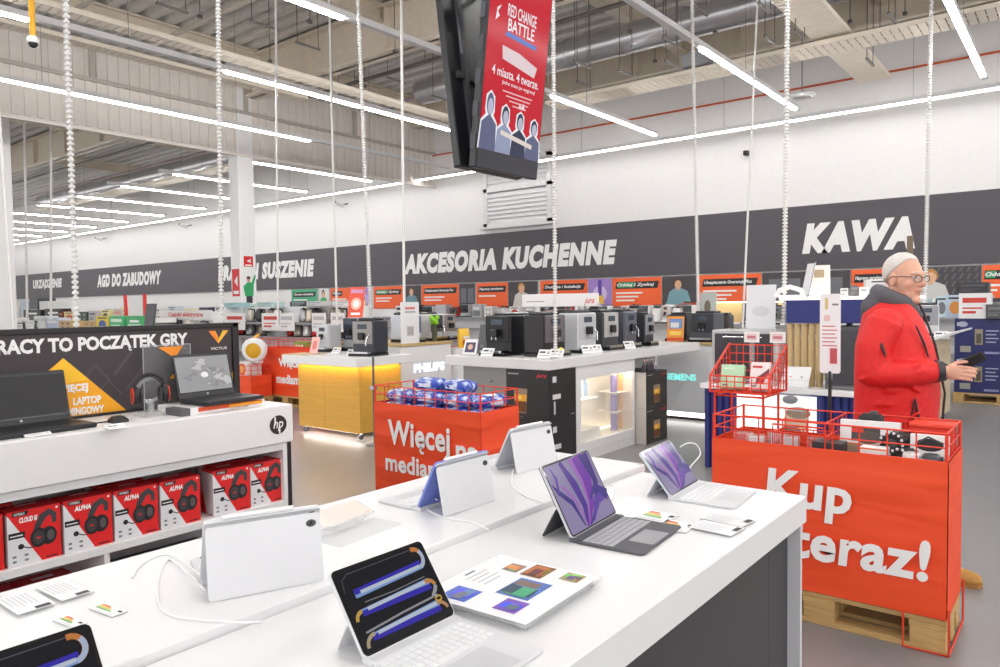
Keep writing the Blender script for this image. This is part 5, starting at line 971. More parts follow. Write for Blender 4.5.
m = MB(); m.box(-6.5, -6.2, 7.1, 7.35, 0, .94, WHITE, .004); tag(m.build('white_pedestal'), 'white pedestal under the yellow promotion bag', 'pedestal')
# ================================================================ LONG COFFEE COUNTER
JX, JY, JZ0, JZ = -3.7, 5.36, .905, 1.0
o = thing('coffee_counter', 'long light grey coffee machine counter with a thick worktop and lit showcase', 'display counter', (-4.3, 7, 0)); J = o
m = WB(o); m.box(-4.95, JX, JY, 8.6, JZ0, JZ, M((226, 226, 227), .35, nz=.006), .005); m.build('worktop', o)
SX = -3.72; A = xpt(576, 380, SX).y; B = 6.97; o0 = xpt(579, 380, SX).y+.03; o1 = xpt(634, 380, SX).y
zo0 = .17; zo1 = .78
m = WB(o)
for q in ((A, o0, .09, JZ0), (o1, B, .09, JZ0), (o0, o1, zo1, JZ0), (o0, o1, .09, zo0)): m.box(SX-.03, SX, q[0], q[1], q[2], q[3], M((232, 232, 233), .4, nz=.005))
m.box(SX-.015, SX-.001, A, B, 0, .088, WHITE2); m.build('showcase_front', o)
m = WB(o); IN = M((250, 244, 232), .6, nz=0); m.box(SX-.36, SX-.34, A, B, .09, JZ0, IN); m.box(SX-.34, SX-.03, A, A+.02, .09, JZ0, IN); m.box(SX-.34, SX-.03, B-.02, B, .09, JZ0, IN); m.box(SX-.34, SX-.03, A, B, .15, .168, IN); m.box(SX-.34, SX-.03, A, B, .81, .83, IN); m.build('showcase_box', o)
m = WB(o); m.box(SX-.07, SX-.04, o0, o1, .795, .805, M((255, 246, 226), .5, emit=14)); m.box(SX-.3, SX-.28, o0, o1, .17, .176, M((255, 240, 210), .5, emit=4)); m.build('showcase_light', o)
m = WB(o); m.box(SX-.3, SX-.05, A+.03, o0+.42, .56, .568, IN); m.box(SX-.3, SX-.06, o0+.05, o0+.45, .169, .27, P(246, 240, 228)); m.build('showcase_shelf', o)
m = WB(o); m.box(SX-.02, SX-.016, o0, o1, zo0, zo1, ACRYL); m.build('glass_pane', o)
m = WB(o); m.box(-4.9, -4.25, 5.8, 8.5, .0, JZ0, P(196, 196, 198)); m.build('core', o)
for k in range(6):
    o = thing('cleaning_bottle', 'blue white bottle hanging in the lit showcase, %s from the left' % ORD[k].replace('leftmost', 'first'), 'bottle', (SX-.2, o0+.07+.065*k, .5685), 0, 'bottles in the lit showcase'); c = [(120, 140, 210), (196, 214, 236), (226, 232, 240), (150, 190, 220), (210, 224, 240), (140, 170, 210)][k]
    m = MB(); m.lathe([(.022, 0), (.026, .01), (.026, .12), (.012, .15), (.012, .165)], M(c, .3, nz=0), 12); m.build('bottle', o); m = MB(); m.lathe([(.014, .165), (.014, .185), (.004, .187)], P(80, 90, 150), 10); m.build('cap', o)
for i in range(2):
    for j in range(3):
        o = thing('capsule_tube', '%s tube in the showcase column, %s' % (('violet', 'amber')[i], ('bottom', 'middle', 'top')[j]), 'tube', (SX-.13, o1-.2+.12*i, .1685+.2*j), 0, 'tubes in the lit showcase')
        m = MB(); m.lathe([(.036, 0), (.036, .165), (.03, .175)], M(((120, 96, 170), (226, 160, 52))[i], .35, nz=0), 14); m.build('tube', o); m = MB(); m.lathe([(.037, .175), (.037, .195), (.004, .197)], P(200, 196, 190), 14); m.build('lid', o)
for k in range(2): m = MB(); m.box(SX-.3, SX-.05, o1-.27, o1-.02, .356+.2*k+.012, .3665+.2*k, IN); tag(m.build('showcase_ledge'), 'cream ledge between the tubes in the showcase, %s' % ('lower' if k == 0 else 'upper'), 'shelf')
def d_jura(small):
    def f(m, w, h, face):
        D = P(40, 38, 40); gx = .34 if not small else .5
        if face == 'f':
            m.rect(0, w, 0, h, D); m.rect(w*.04, w*.3, h*.9, h*.93, P(150, 150, 154), .0004); m.text('jura', w*.7, h*.84, P(226, 44, 44), h=h*.1, w=w*.24, bold=.01, shear=.4, z=.0004)
            m.poly([(w*(gx-.13), h*.12), (w*(gx+.13), h*.12), (w*(gx+.16), h*.62), (w*(gx-.16), h*.62)], P(150, 130, 110), .0004); m.poly([(w*(gx-.125), h*.14), (w*(gx+.125), h*.14), (w*(gx+.14), h*.36), (w*(gx-.14), h*.36)], P(110, 62, 26), .0006); m.poly([(w*(gx-.14), h*.36), (w*(gx+.14), h*.36), (w*(gx+.15), h*.5), (w*(gx-.15), h*.5)], P(236, 170, 50), .0006); m.rect(w*(gx-.1), w*(gx+.02), h*.4, h*.47, P(250, 214, 110), .0008); m.rect(w*.12, w*.4, h*.03, h*.06, P(80, 78, 80), .0004)
        else:
            m.rect(0, w, 0, h, D); m.rect(w*.12, w*.26, h*.76, h*.88, P(220, 220, 222), .0004); m.rect(w*.12, w*.42, h*.42, h*.52, P(220, 220, 222), .0004); m.rect(w*.16, w*.22, h*.12, h*.38, P(200, 200, 204), .0004); m.rect(w*.8, w*.95, h*.05, h*.08, PGREY, .0004)
    return f
def jbox(label, x0, x1, y0, y1, z0, z1, fr):
    o = thing('machine_carton', label, 'box', ((x0+x1)/2, (y0+y1)/2, z0), 0, 'black coffee machine cartons'); m = WB(o); m.box(x0, x1, y0, y1, z0+.0005, z1, P(44, 42, 44), .002); m.build('carton', o); d = d_jura(fr == 'x')
    m = WB(o); T0 = m.T; m.T = T0 @ fY((x0, y0-.001, z0)); (d(m, x1-x0, z1-z0, 'f') if fr == 'y' else m.rect(0, x1-x0, 0, z1-z0, P(206, 202, 198))); m.T = T0 @ fX((x1+.001, y0, z0)); d(m, y1-y0, z1-z0, 's' if fr == 'y' else 'f'); m.build('print', o)
jbox('black espresso machine carton under the counter corner, upper one of the left stack', -4.19, -3.71, 5.37, 5.8, .452, .9, 'y'); jbox('black espresso machine carton under the counter corner, lower one of the left stack', -4.19, -3.71, 5.37, 5.8, 0, .45, 'y')
jbox('black espresso machine carton at the far end, upper one of the right stack', -4.1, -3.6, 6.99, 7.48, .382, .76, 'x'); jbox('black espresso machine carton at the far end, lower one of the right stack', -4.1, -3.6, 6.99, 7.48, 0, .38, 'x')
for k in range(3):
    o = thing('small_bottle', 'small dark bottle on the right carton stack, %s from the left' % ORD[k].replace('leftmost', 'first'), 'bottle', (-3.66, 7.06+.09*k, .7605), 0, 'bottles on the right carton stack'); m = MB(); m.lathe([(.025, 0), (.025, .06), (.01, .085), (.01, .11)], P(60, 52, 60), 10); m.build('bottle', o); m = MB(); m.lathe([(.012, .11), (.012, .125), (.003, .126)], P(196, 160, 150), 8); m.build('cap', o)
o = thing('grey_drawer', 'grey metal drawer unit under the left end of the coffee counter', 'drawer unit', (-4.55, 5.65, 0)); m = MB(); m.box(-.3, .3, -.13, .13, 0.6, .9, M((150, 148, 146), .3, .5, nz=.02), .004); m.build('drawer', o); m = MB(); m.box(-.32, .32, -.14, .14, 0, .598, P(40, 40, 44), .004); m.build('cabinet', o); m = MB(); m.ell((.05, -.14, .76), (.014, .01, .014), CHROME, 10, 6); m.build('knob', o)
# machines on the counter
q = on(498, 357, JZ); coffee('glossy black coffee machine with textured side at the left end of the coffee counter', q.x-.12, q.y+.29, JZ, .0, .31, .39, .5, (34, 34, 38), (26, 26, 29), style=0)
Xm = -3.97
for k, (pa, pb, c, f, lab, h) in enumerate(((548, 573, (38, 36, 40), (104, 98, 104), 'black coffee machine with smoked front at the counter corner', .39), (584, 602, (214, 216, 220), (196, 198, 202), 'white coffee machine second along the counter edge', .4), (609, 624, (70, 72, 76), (186, 184, 182), 'silver fronted coffee machine third along the counter edge', .4), (630, 642, (96, 98, 108), (100, 102, 112), 'dark grey coffee machine fourth along the counter edge', .4), (650, 659, (60, 60, 66), (150, 150, 154), 'small dark coffee machine last along the counter edge', .36))):
    a = xpt(pa, 350, -3.86).y; b = xpt(pb, 350, -3.86).y; coffee(lab, Xm-.04, (a+b)/2, JZ, pi/2, min(.36, b-a), h, .3, c, f, style=k % 2, tank=True)
for k, (px, py) in enumerate(((486, 357), (543, 359), (556, 358), (589, 354), (597, 353), (631, 349))): tagcard('white price card on the coffee counter, %s from the left' % ORD[k], on(px, py, JZ), (.2, .2, .35, .9, .9, 1.)[k], .125, .1, yellow=k == 2)
q = on(466, 355, JZ); 
def d_photo(m, w, h): m.rect(0, w, 0, h, P(238, 238, 240)); m.rect(w*.12, w*.88, h*.14, h*.8, P(70, 66, 96), .0003); m.disc(w*.5, h*.5, w*.2, h*.18, P(214, 170, 150), .0006)
leaning_card('white framed photo card at the left end of the coffee counter', q.x+.02, q.y+.02, JZ, .15, .15, .16, .4, d_photo)
def d_grey(m, w, h): m.rect(0, w, 0, h, P(96, 96, 102)); m.rect(w*.2, w*.5, h*.2, h*.3, P(130, 130, 136), .0003)
leaning_card('dark grey card behind the framed photo card on the coffee counter', q.x+.05, q.y+.2, JZ, .1, .15, .3, .25, d_grey)
# overhead white beam sign with red name
BY = 6.5; a = ypt(523, 301, BY); b = ypt(598, 299, BY); za = ypt(523, 294.6, BY).z; zb = ypt(560, 306.5, BY).z
o = thing('beam_sign', 'long white overhead sign with a red name on two posts above the coffee counter', 'sign', ((a.x+b.x)/2, BY, JZ)); m = WB(o); m.box(a.x, b.x, BY-.02, BY+.02, zb, za, M((238, 236, 236), .5, nz=0), .003); m.build('beam', o)
for x in (a.x+.2, b.x-.25): m = WB(o); m.box(x-.02, x+.02, BY-.015, BY+.015, JZ, zb, WHITE2); m.build('post', o)
m = WB(o); m.T = m.T @ fY((a.x, BY-.021, zb)); L = b.x-a.x; m.rect(.06, .3, .05, .058, PGREY); m.text('jura', L*.84, .012, P(222, 40, 44), h=.075, w=.12, bold=.01, shear=.4, al='l'); m.build('lettering', o)
# second row of machines seen behind, on a raised back shelf
o = thing('back_shelf', 'raised dark shelf along the middle of the coffee counter', 'shelf', (-4.55, 7.6, JZ)); m = WB(o); m.box(-4.9, -4.2, 6.9, 8.4, JZ+.12, JZ+.15, P(60, 58, 60), .004); m.build('board', o)
for x in (-4.85, -4.26):
    for y in (6.95, 8.35): m = WB(o); m.tube([(x, y, JZ), (x, y, JZ+.12)], .015, CHROME, 8); m.build('post', o)
for k in range(5):
    coffee('small dark espresso machine on the raised shelf, %s from the left' % ORD[k], -4.8+.13*k, 7.05+.24*k, JZ+.1505, 0, .16, .24 if k % 2 else .28, .22, [(52, 50, 54), (120, 112, 110), (40, 40, 44), (150, 146, 144), (64, 60, 62)][k], [(150, 140, 134), (60, 58, 60), (120, 110, 106), (50, 48, 50), (190, 180, 176)][k], style=2 if k % 2 else 1, tank=k % 2 == 0, group='machines on the raised shelf')
# ================================================================ COUNTER WITH TEAL NAME
o = thing('brand_counter', 'grey white counter with teal glowing name and wooden top', 'display counter', (-4.0, 9.1, 0)); X0, X1, Y0, Y1 = -4.35, -3.6, 8.75, 9.6
m = WB(o); m.box(X0, X1, Y0, Y1, .1, .955, M((238, 239, 241), .4, nz=.006), .005); m.build('body', o); m = WB(o); m.box(X0-.03, X1+.02, Y0-.02, Y1+.02, .956, .99, LWOOD, .004); m.build('wood_top', o)
m = WB(o); m.box(X1+.001, X1+.006, Y0+.03, Y1-.02, .14, .94, M((255, 250, 238), .5, emit=1.3)); m.build('light_panel', o, label='glowing white end panel'); m = WB(o); m.box(X0+.02, X1-.02, Y0+.02, Y1-.02, .04, .099, M((255, 252, 246), .5, emit=3)); m.build('plinth_light', o); m = WB(o); m.box(X0+.05, X1-.05, Y0+.05, Y1-.05, 0, .039, PBLACK); m.build('plinth', o)
a = ypt(664, 379, Y0); b = ypt(696, 378, Y0); m = WB(o); m.T = m.T @ fY((a.x, Y0-.002, a.z-.005)); m.text('SIEMENS', 0, 0, M((120, 214, 206), .5, emit=1.0), h=.085, w=b.x-a.x, bold=.03); m.build('lettering', o, label='teal glowing letters')
ZS = .9905
q = on(710, 349, ZS); coffee('silver black coffee machine with cream sticker on the teal name counter', -3.78, 8.98, ZS, .0, .32, .36, .4, (90, 92, 98), (60, 62, 68), tank=True); 
def d_or(m, w, h): m.rect(0, w, 0, h, P(244, 160, 60)); m.rect(w*.1, w*.9, h*.5, h*.9, P(120, 150, 200), .0003); m.rect(w*.2, w*.7, h*.55, h*.75, P(226, 226, 230), .0005); m.rect(0, w, h*.02, h*.14, P(226, 90, 50), .0004); m.rect(w*.15, w*.85, h*.24, h*.4, P(250, 214, 110), .0004)
leaning_card('orange promotion sheet standing on the teal name counter', -4.12, 8.8, ZS, .1, .22, .32, .12, d_or); coffee('dark violet coffee machine behind the orange sheet', -4.2, 9.1, ZS, .1, .26, .34, .38, (74, 70, 82), (64, 60, 72))
coffee('black coffee machine at the back of the teal name counter', -3.72, 9.36, ZS, .1, .22, .33, .3, (60, 58, 64), (96, 84, 84))
def d_teal(m, w, h): m.rect(0, w, 0, h, P(150, 206, 214)); m.rect(0, w, h*.42, h, P(190, 196, 190), .0003); m.disc(w*.45, h*.7, w*.2, h*.14, P(120, 110, 96), .0005)
leaning_card('teal picture card standing behind the silver black machine', -3.86, 9.22, ZS+.0, .0, .22, .62, .05, d_teal)
# ================================================================ NAVY DEMO STAND
NAVY = M((40, 50, 120), .5, nz=.03); GOLD = M((206, 180, 132), .4, nz=.04)
NX0, NX1, NY0, NY1 = -2.72, -1.0, 6.35, 7.1; NZ = .72
o = thing('demo_stand', 'navy and white demo stand with gold ribbed columns behind the red rack', 'display stand', (-1.9, 6.7, 0))
m = WB(o); m.box(NX0, NX1, NY0-.03, NY1, NZ, NZ+.045, WHITE, .004); m.build('counter_top', o)
m = WB(o); m.box(NX0+.02, NX1-.02, NY0+.03, NY1-.02, 0, NZ-.001, NAVY)
for a, b in ((NX0+.02, -2.4), (-1.72, NX1-.02)):
    x = a
    while x < b-.03: m.tube([(x+.03, NY0+.03, 0.01), (x+.03, NY0+.03, NZ-.002)], .026, NAVY, 8); x += .06
m.build('ribbed_base', o)
m = WB(o); m.box(-2.39, -1.73, NY0-.005, NY0+.02, .05, NZ-.02, M((244, 246, 240), .5, emit=.75)); m.build('light_panel', o, label='backlit picture panel')
m = WB(o); m.T = m.T @ fY((-2.39, NY0-.0062, .05)); 
m.rect(.0, .66, 0, .65, M((240, 242, 238), .5, emit=.7)); m.disc(.5, .42, .1, .12, P(226, 190, 160), .0004); m.poly([(.38, .2), (.62, .2), (.6, .34), (.4, .34)], P(226, 200, 180), .0003); m.disc(.52, .51, .1, .05, P(150, 120, 90), .0006); m.poly(rrect(.38, .54, .3, .39, .03), P(84, 86, 96), .0008); m.build('picture', o)
for k in range(5): x = -2.0+.06*k; m = WB(o); m.lathe([(.028, NZ+.046), (.028, 1.3)], GOLD, 12, (x, 6.55, 0)); m.build('gold_column', o)
a = ypt(786, 332, 6.5); b = ypt(833, 302, 6.5)
m = WB(o); m.box(a.x, b.x+.25, 6.5, 6.9, 1.305, 1.5, NAVY, .004); m.build('header', o)
m = WB(o); m.box(a.x-.05, b.x+.6, 6.47, 6.95, 1.501, 1.525, M((255, 248, 234), .5, emit=1.2)); m.build('light_shelf', o, label='glowing top shelf')
m = WB(o); m.box(-1.62, -1.58, 6.85, 6.9, NZ+.046, 1.5, PBLACK); m.box(b.x+.5, b.x+.54, 6.85, 6.9, NZ+.046, 1.5, PBLACK); m.build('post', o)
def oven(label, x0, x1, y0, y1, z0, z1, framec, slots):
    o = thing('oven', label, 'oven', ((x0+x1)/2, (y0+y1)/2, z0)); w = x1-x0; h = z1-z0; d = y1-y0; m = MB(); m.box(-w/2, w/2, -d/2, d/2, 0, h, M(framec, .4, .2, nz=.02), .006); m.build('body', o)
    m = MB(); m.box(-w/2+.03, w/2-.03, -d/2-.012, -d/2-.001, .05, h-.03, P(62, 62, 68, .2), .003); m.build('door', o)
    m = MB()
    if slots:
        for k in range(14): m.box(w*.0+.026*k-.04, w*.0+.026*k-.028, -d/2-.016, -d/2-.012, h-.1, h-.05, P(34, 34, 38))
        m.build('vent', o)
    else: m.tube([(-w*.3, -d/2-.03, h-.06), (w*.3, -d/2-.03, h-.06)], .008, CHROME, 8); m.box(-w*.3, -w*.28, -d/2-.03, -d/2-.012, h-.065, h-.055, CHROME); m.box(w*.28, w*.3, -d/2-.03, -d/2-.012, h-.065, h-.055, CHROME); m.build('handle', o)
    m = MB(); m.box(-w/2+.02, w/2-.02, -d/2-.006, -d/2, .008, .03, P(110, 110, 116)); m.build('kick_strip', o)
z0 = NZ+.0455
oven('large dark oven with vent slots between gold columns and the man', -1.68, -1.05, 6.42, 6.8, z0, 1.28, (84, 84, 90), True); oven('grey framed dark oven behind the red wire rack', -2.66, -2.08, 6.45, 6.8, z0, 1.24, (190, 190, 192), False)
def d_white(m, w, h): m.rect(0, w, 0, h, P(232, 234, 236)); m.disc(w*.3, h*.5, .008, .008, P(236, 150, 140), .0004); m.disc(w*.7, h*.5, .008, .008, PGREY, .0004)
q = zpt(800, 386, z0); leaning_card('white tilted touch panel on the demo stand beside the gold columns', q.x, 6.37, z0, 0, .22, .2, .6, d_white)
def d_hp(m, w, h): m.rect(0, w, 0, h, P(222, 224, 228)); m.disc(w*.5, h*.4, w*.3, h*.12, P(206, 208, 212), .0004)
q = ypt(765, 330, 6.7); leaning_card('tall slanted pale board behind the grey framed oven', q.x-.05, 6.72, 1.2405, .1, .26, .4, .1, d_hp); 
q = ypt(822, 300, 6.6); leaning_card('pale leaflet leaning on the glowing shelf, right one', q.x-.02, 6.62, 1.5255, .3, .16, .28, .3, lambda m, w, h: (m.rect(0, w, 0, h, P(226, 224, 218)), m.rect(w*.2, w*.7, h*.6, h*.85, P(170, 150, 120), .0004)))
q = ypt(800, 300, 6.6); leaning_card('dark edged tablet leaning on the glowing shelf, left one', q.x+.02, 6.66, 1.5255, -.9, .17, .3, .2, lambda m, w, h: (m.rect(0, w, 0, h, P(60, 60, 66)), m.rect(.01, w-.01, .01, h-.01, P(216, 218, 224), .0004)))
o = thing('robot_arch', 'white arched gadget on the glowing shelf', 'device', (ypt(790, 300, 6.6).x, 6.6, 1.5255)); m = MB(); m.tube([(-.11, 0, .02), (-.09, 0, .06), (0, 0, .09), (.09, 0, .06), (.11, 0, .02)], .022, WHITE, 10); m.build('arch', o); m = MB(); m.box(-.13, .13, -.04, .04, 0, .02, PWHITE, .004); m.build('base', o)
for k in range(3): pack('small white gadget box on the right of the glowing shelf, %s from the left' % ORD[k].replace('leftmost', 'first'), ypt(842+9*k, 300, 6.6).x, 6.7, 1.5255, .2*k, .06, .07+.02*(k % 2), .06, [(210, 210, 212), (90, 90, 96), (236, 236, 238)][k])
o = thing('clear_case', 'clear acrylic case with a grey headset model at the counter front', 'display case', (ypt(790, 405, 6.1).x, 6.12, 0)); m = MB(); m.box(-.12, .12, -.1, .1, .62, .85, ACRYL, .004); m.build('case', o); m = MB(); m.ell((0, -.02, .7), (.06, .05, .035), P(92, 94, 104), 14, 8); m.build('headset', o); m = MB(); m.box(-.13, .13, -.11, .11, 0, .615, LENS2, .003); m.build('pedestal', o)
# ================================================================ RIGHT SIDE: WOOD COUNTER, NAVY CARTONS
WSL = M((204, 186, 156), .6, kind='wood', nz=.06, scale=4)
o = thing('slatted_counter', 'light wood counter with white dished top right of the man', 'display counter', (-2.0, 10.2, 0)); 
m = WB(o); m.box(-2.7, -1.38, 9.2, 11.2, 0.04, 1.02, WSL, .004); m.build('body', o); m = WB(o); m.box(-2.65, -1.42, 9.25, 11.15, 0, .04, PBLACK); m.build('plinth', o)
m = WB(o); m.prism([(-2.75, 1.03), (-1.35, 1.03), (-1.2, 1.1), (-1.2, 1.12), (-1.37, 1.07), (-2.75, 1.07)], -11.25, -9.1, WHITE) if False else m.loft([[(x, y, z) for x, z in ((-2.75, 1.021), (-1.35, 1.021), (-1.15, 1.1), (-1.15, 1.12), (-1.37, 1.06), (-2.75, 1.06))] for y in (9.1, 11.25)], WHITE, False); m.build('dished_top', o)
for k, (x, y, h, c, f, lab) in enumerate(((-2.2, 9.6, .4, (236, 236, 236), (226, 226, 228), 'white coffee machine nearest the man on the wood counter'), (-1.75, 9.5, .44, (230, 232, 234), (214, 216, 220), 'tall white coffee machine in the middle of the wood counter'), (-1.52, 10.1, .36, (224, 224, 226), (150, 150, 156), 'white coffee machine at the right edge of the wood counter'))): coffee(lab, x, y, 1.0605, .3, .28, h, .36, c, f, style=k % 2)
q = ypt(942, 348, 9.2); tagcard('white price frame on the wood counter below the tall machine', (q.x, 9.2, 1.0605), .3, .14, .1)
pack('white machine carton lying above the wood counter machines', -1.9, 9.75, 1.5325, .3, .4, .2, .28, (240, 238, 236), (226, 200, 200), art=1)
pallet('wooden pallet under the navy cartons', -1.5, -.3, 12.4, 13.2)
def d_navy(m, w, h):
    m.rect(.03, .1, h*.8, h*.9, P(210, 210, 220)); m.rect(w*.42, w*.58, h*.3, h*.72, P(150, 140, 120)); m.rect(w*.45, w*.55, h*.34, h*.6, P(90, 84, 76), .0004); m.disc(.1, h*.85, .06, .04, P(180, 184, 206), .0004)
    for k in range(4): m.rect(w*.64, w*(.9-.05*(k % 2)), h*(.66-.1*k), h*(.69-.1*k), P(170, 176, 206))
    m.rect(w*.12, w*.34, h*.1, h*.26, P(160, 160, 150)); m.rect(w*.62, w*.92, h*.06, h*.12, P(140, 146, 190))
for k in range(4):
    i, j = k % 2, k//2; o = thing('navy_carton', 'navy appliance carton on the right pallet, %s %s' % (('lower', 'upper')[j], ('left', 'right')[i]), 'box', (-1.19+.6*i, 12.8, .1445+.531*j), 0, 'navy cartons on the right pallet'); m = MB(); m.box(-.295, .295, -.38, .38, 0, .53, P(44, 50, 104), .004); m.build('carton', o); m = MB(fY((-.295, -.3812, 0))); d_navy(m, .59, .53); m.build('print', o)
pack('white box with a red square on the navy cartons', ypt(975, 320, 12.5).x, 12.55, 1.2065, 0, .38, .36, .3, (238, 238, 240), (214, 66, 56)); pack('dark grey box at the right edge on the navy cartons', ypt(997, 320, 12.4).x, 12.5, 1.2065, 0, .26, .2, .3, (84, 84, 88)); pack('colourful toy box behind the white box on the navy cartons', ypt(957, 320, 12.6).x-.05, 12.9, 1.2065, 0, .24, .34, .22, (190, 206, 226), (236, 160, 80), art=1)
pack('pale blue machine box left of the navy cartons', -2.05, 13.2, 1.0605 if False else .0, 0, .3, 1.5, .3, (196, 214, 222), (120, 130, 140), art=1); pack('black appliance on the box row right of the woman poster', ypt(975, 300, 13.2).x, 13.0, 1.5675, 0, .4, .16, .3, (52, 52, 56), (80, 80, 84))
# ================================================================ HANGING SCREENS
B0 = xpt(475, 167, -2.6)
def d_ad(m, w, h):
    m.rect(0, w, 0, h, PE(206, 26, 44, .75)); E_ = lambda c: PE(*c, .8); Wt = E_((236, 238, 244)); DB = E_((58, 62, 84)); G1 = E_((150, 156, 184)); G2 = E_((98, 102, 132)); SK = E_((186, 186, 206))
    for cx, hz, c, hh in ((.13, .2, G2, 1), (.38, .17, G1, 0), (.63, .16, DB, 2), (.88, .15, G2, 3)):
        cx *= w; s = w*.12
        m.poly([(cx-s*1.25, 0), (cx+s*1.2, 0), (cx+s*1.05, hz*.75), (cx+s*.5, hz*.95), (cx+s*.62, hz*1.05), (cx+s*.55, hz*1.45), (cx, hz*1.6), (cx-s*.55, hz*1.45), (cx-s*.62, hz*1.05), (cx-s*.5, hz*.95), (cx-s*1.1, hz*.75)], Wt, .0004)
        m.poly([(cx-s*1.1, 0), (cx+s*1.05, 0), (cx+s*.92, hz*.72), (cx, hz*.96), (cx-s*.96, hz*.72)], c, .0008); m.disc(cx, hz*1.22, s*.46, hz*.3, DB if hh != 1 else G2, .0012); m.disc(cx+s*.04, hz*1.16, s*.34, hz*.22, SK, .0016)
    m.poly([(.58*w, .265), (.6*w, .3), (.63*w, .275), (.66*w, .305), (.69*w, .265)], E_((240, 226, 230)), .001)
    m.poly([(w*.32, .1), (w*.86, .06), (w*.86, .085), (w*.32, .125)], E_((226, 214, 206)), .002)
    m.text('4 miasta. 4 twarze.', w*.5, .405, Wt, h=.05, w=w*.78, bold=.012, z=.001, al='c'); m.text('Jedna trasa po wygraną!', w*.56, .365, Wt, h=.026, w=w*.56, bold=.006, z=.001, al='c')
    for k in range(4): m.rect(w*(.3+.06*k), w*(.8-.03*k), .332-.022*k, .339-.022*k, E_((236, 190, 196)), .001)
    m.poly([(w*.26, .5), (w*.8, .46), (w*.84, .52), (w*.52, .56), (w*.24, .57)], E_((226, 206, 210)), .001)
    for i, t in enumerate(('RED CHANGE', 'BATTLE')): m.text(t, w*.52, .73-.075*i, Wt, h=.065, w=w*(.48, .44)[i], bold=.015, z=.002, al='c')
    m.poly([(w*.26, .625), (w*.78, .61), (w*.8, .635), (w*.3, .65)], E_((70, 110, 190)), .0015); m.poly([(w*.1, .68), (w*.16, .71), (w*.13, .73), (w*.18, .77), (w*.12, .75)], Wt, .001)
def screen(label, base, sgn, yaw0):
    o = thing('hanging_screen', label, 'screen', base, 0); t = radians(7.2); w, h = .575, 1.3
    T = frame((0, 0, 0), (0, 1, 0), (sin(t), 0, cos(t))) if sgn > 0 else frame((0, w, 0), (0, -1, 0), (-sin(t), 0, cos(t)))
    m = MB(T); m.box(0, w, 0, h, -.05, 0, P(30, 30, 34, .3), .006); m.box(.01, w-.01, 0.004, .1, 0, .004, P(50, 50, 60, .15)); m.build('housing', o)
    m = MB(T @ Matrix.Translation((.012, .105, .0012))); (d_ad if sgn > 0 else (lambda m, w, h: m.rect(0, w, 0, h, P(60, 60, 66, .1))))(m, w-.024, h-.12); m.build('screen', o)
    m = MB(T)
    for u in (.1, .44): m.box(u, u+.03, .1, h, -.075, -.05, P(70, 70, 76)); 
    m.box(.05, w-.05, .5, .54, -.07, -.05, P(60, 60, 64)); m.build('back_rail', o)
    for k in range(7): m = MB(T); m.box(-.006, .0, .1+.17*k, .18+.17*k, -.045, -.01, P(64, 66, 74)); m.build('side_clip', o)
    return o
screen('tilted hanging screen with a red advertisement, facing right', B0, 1, 0)
screen('back of the second tilted screen hanging behind the red advertisement', (B0.x-.14, B0.y-.02, B0.z+.01), -1, 0)
o = thing('screen_mount', 'dark ceiling pole carrying the two hanging screens', 'mount', (B0.x-.07, B0.y+.31, 3.0)); m = MB(); m.tube([(0, 0, .2), (0, 0, 4.2)], .03, P(60, 60, 64), 10); m.build('pole', o)
m = MB(); m.tube([(-.13, 0, .3), (.14, 0, .3)], .015, P(90, 90, 96), 8); m.build('cross_arm', o); m = MB(); m.tube([(-.09, -.22, -.1), (-.17, -.2, .55)], .012, P(110, 112, 118), 8); m.build('gas_strut', o)
# ================================================================ RED BASKETS BEHIND THE LAPTOP COUNTER
pallet('wooden pallet under the far red basket left of the wooden cabinet', -10.32, -8.7, 6.72, 7.2)
def f_w2(m, w, h): m.text('Więcej na', .12*w, h*.56, PWHITE, h=.17, w=.8*w, bold=.045); m.text('mediamarkt', .06*w, h*.26, PWHITE, h=.14, w=.88*w, bold=.045)
def f_w3(m, w, h): m.text('Więcej na', .42*w, h*.56, PWHITE, h=.17, w=.5*w, bold=.045); m.text('mediamarkt', .38*w, h*.26, PWHITE, h=.14, w=.55*w, bold=.045)
red_basket('tall red wire basket left of the wooden cabinet', -10.3, -8.72, 6.74, 7.18, .15, .86, 1.0, 21, f_w3, 12)
pallet('wooden pallet under the low red basket behind the laptop counter', -10.75, -9.74, 6.3, 6.68)
red_basket('low red wire basket behind the laptop counter', -10.73, -9.76, 6.32, 6.66, .15, .47, .62, 25, lambda m, w, h: m.rect(.01, .02, .01, .02, PWHITE), 9)
o = thing('orange_carton', 'white carton with an orange circle in the low red basket', 'box', (-10.1, 6.5, .173)); m = MB(); m.box(-.17, .17, -.12, .12, 0, .48, PWHITE, .004); m.build('carton', o); m = MB(fY((-.17, -.1212, 0))); m.disc(.18, .38, .1, .09, P(232, 110, 40)); m.disc(.18, .38, .06, .055, P(250, 190, 120), .0005); m.build('print', o)
pq = ypt(256, 351, 6.5); o = thing('round_speaker', 'big white cone shaped speaker with yellow mesh above the low red basket', 'speaker', (pq.x, 6.5, .655)); R_ = Matrix.Translation((0, 0, .2)) @ Matrix.Rotation(radians(38), 4, 'Z') @ Matrix.Rotation(radians(96), 4, 'X')
m = MB(R_); m.lathe([(.07, -.2), (.12, -.17), (.17, -.02), (.19, .08), (.175, .12), (.13, .125)], WHITE, 26); m.build('shell', o); m = MB(R_); m.lathe([(.13, .118), (.1, .135), (.004, .14)], M((232, 176, 40), .6, nz=.2, scale=160), 22); m.build('mesh_grille', o); m = MB(); m.tube([(-.12, .02, .28), (-.16, .06, .36), (-.06, .1, .42)], .02, M((244, 180, 50), .4), 8); m.build('handle', o); m = MB(); m.box(-.1, .1, -.06, .06, 0, .03, PWHITE, .004); m.build('stand', o)
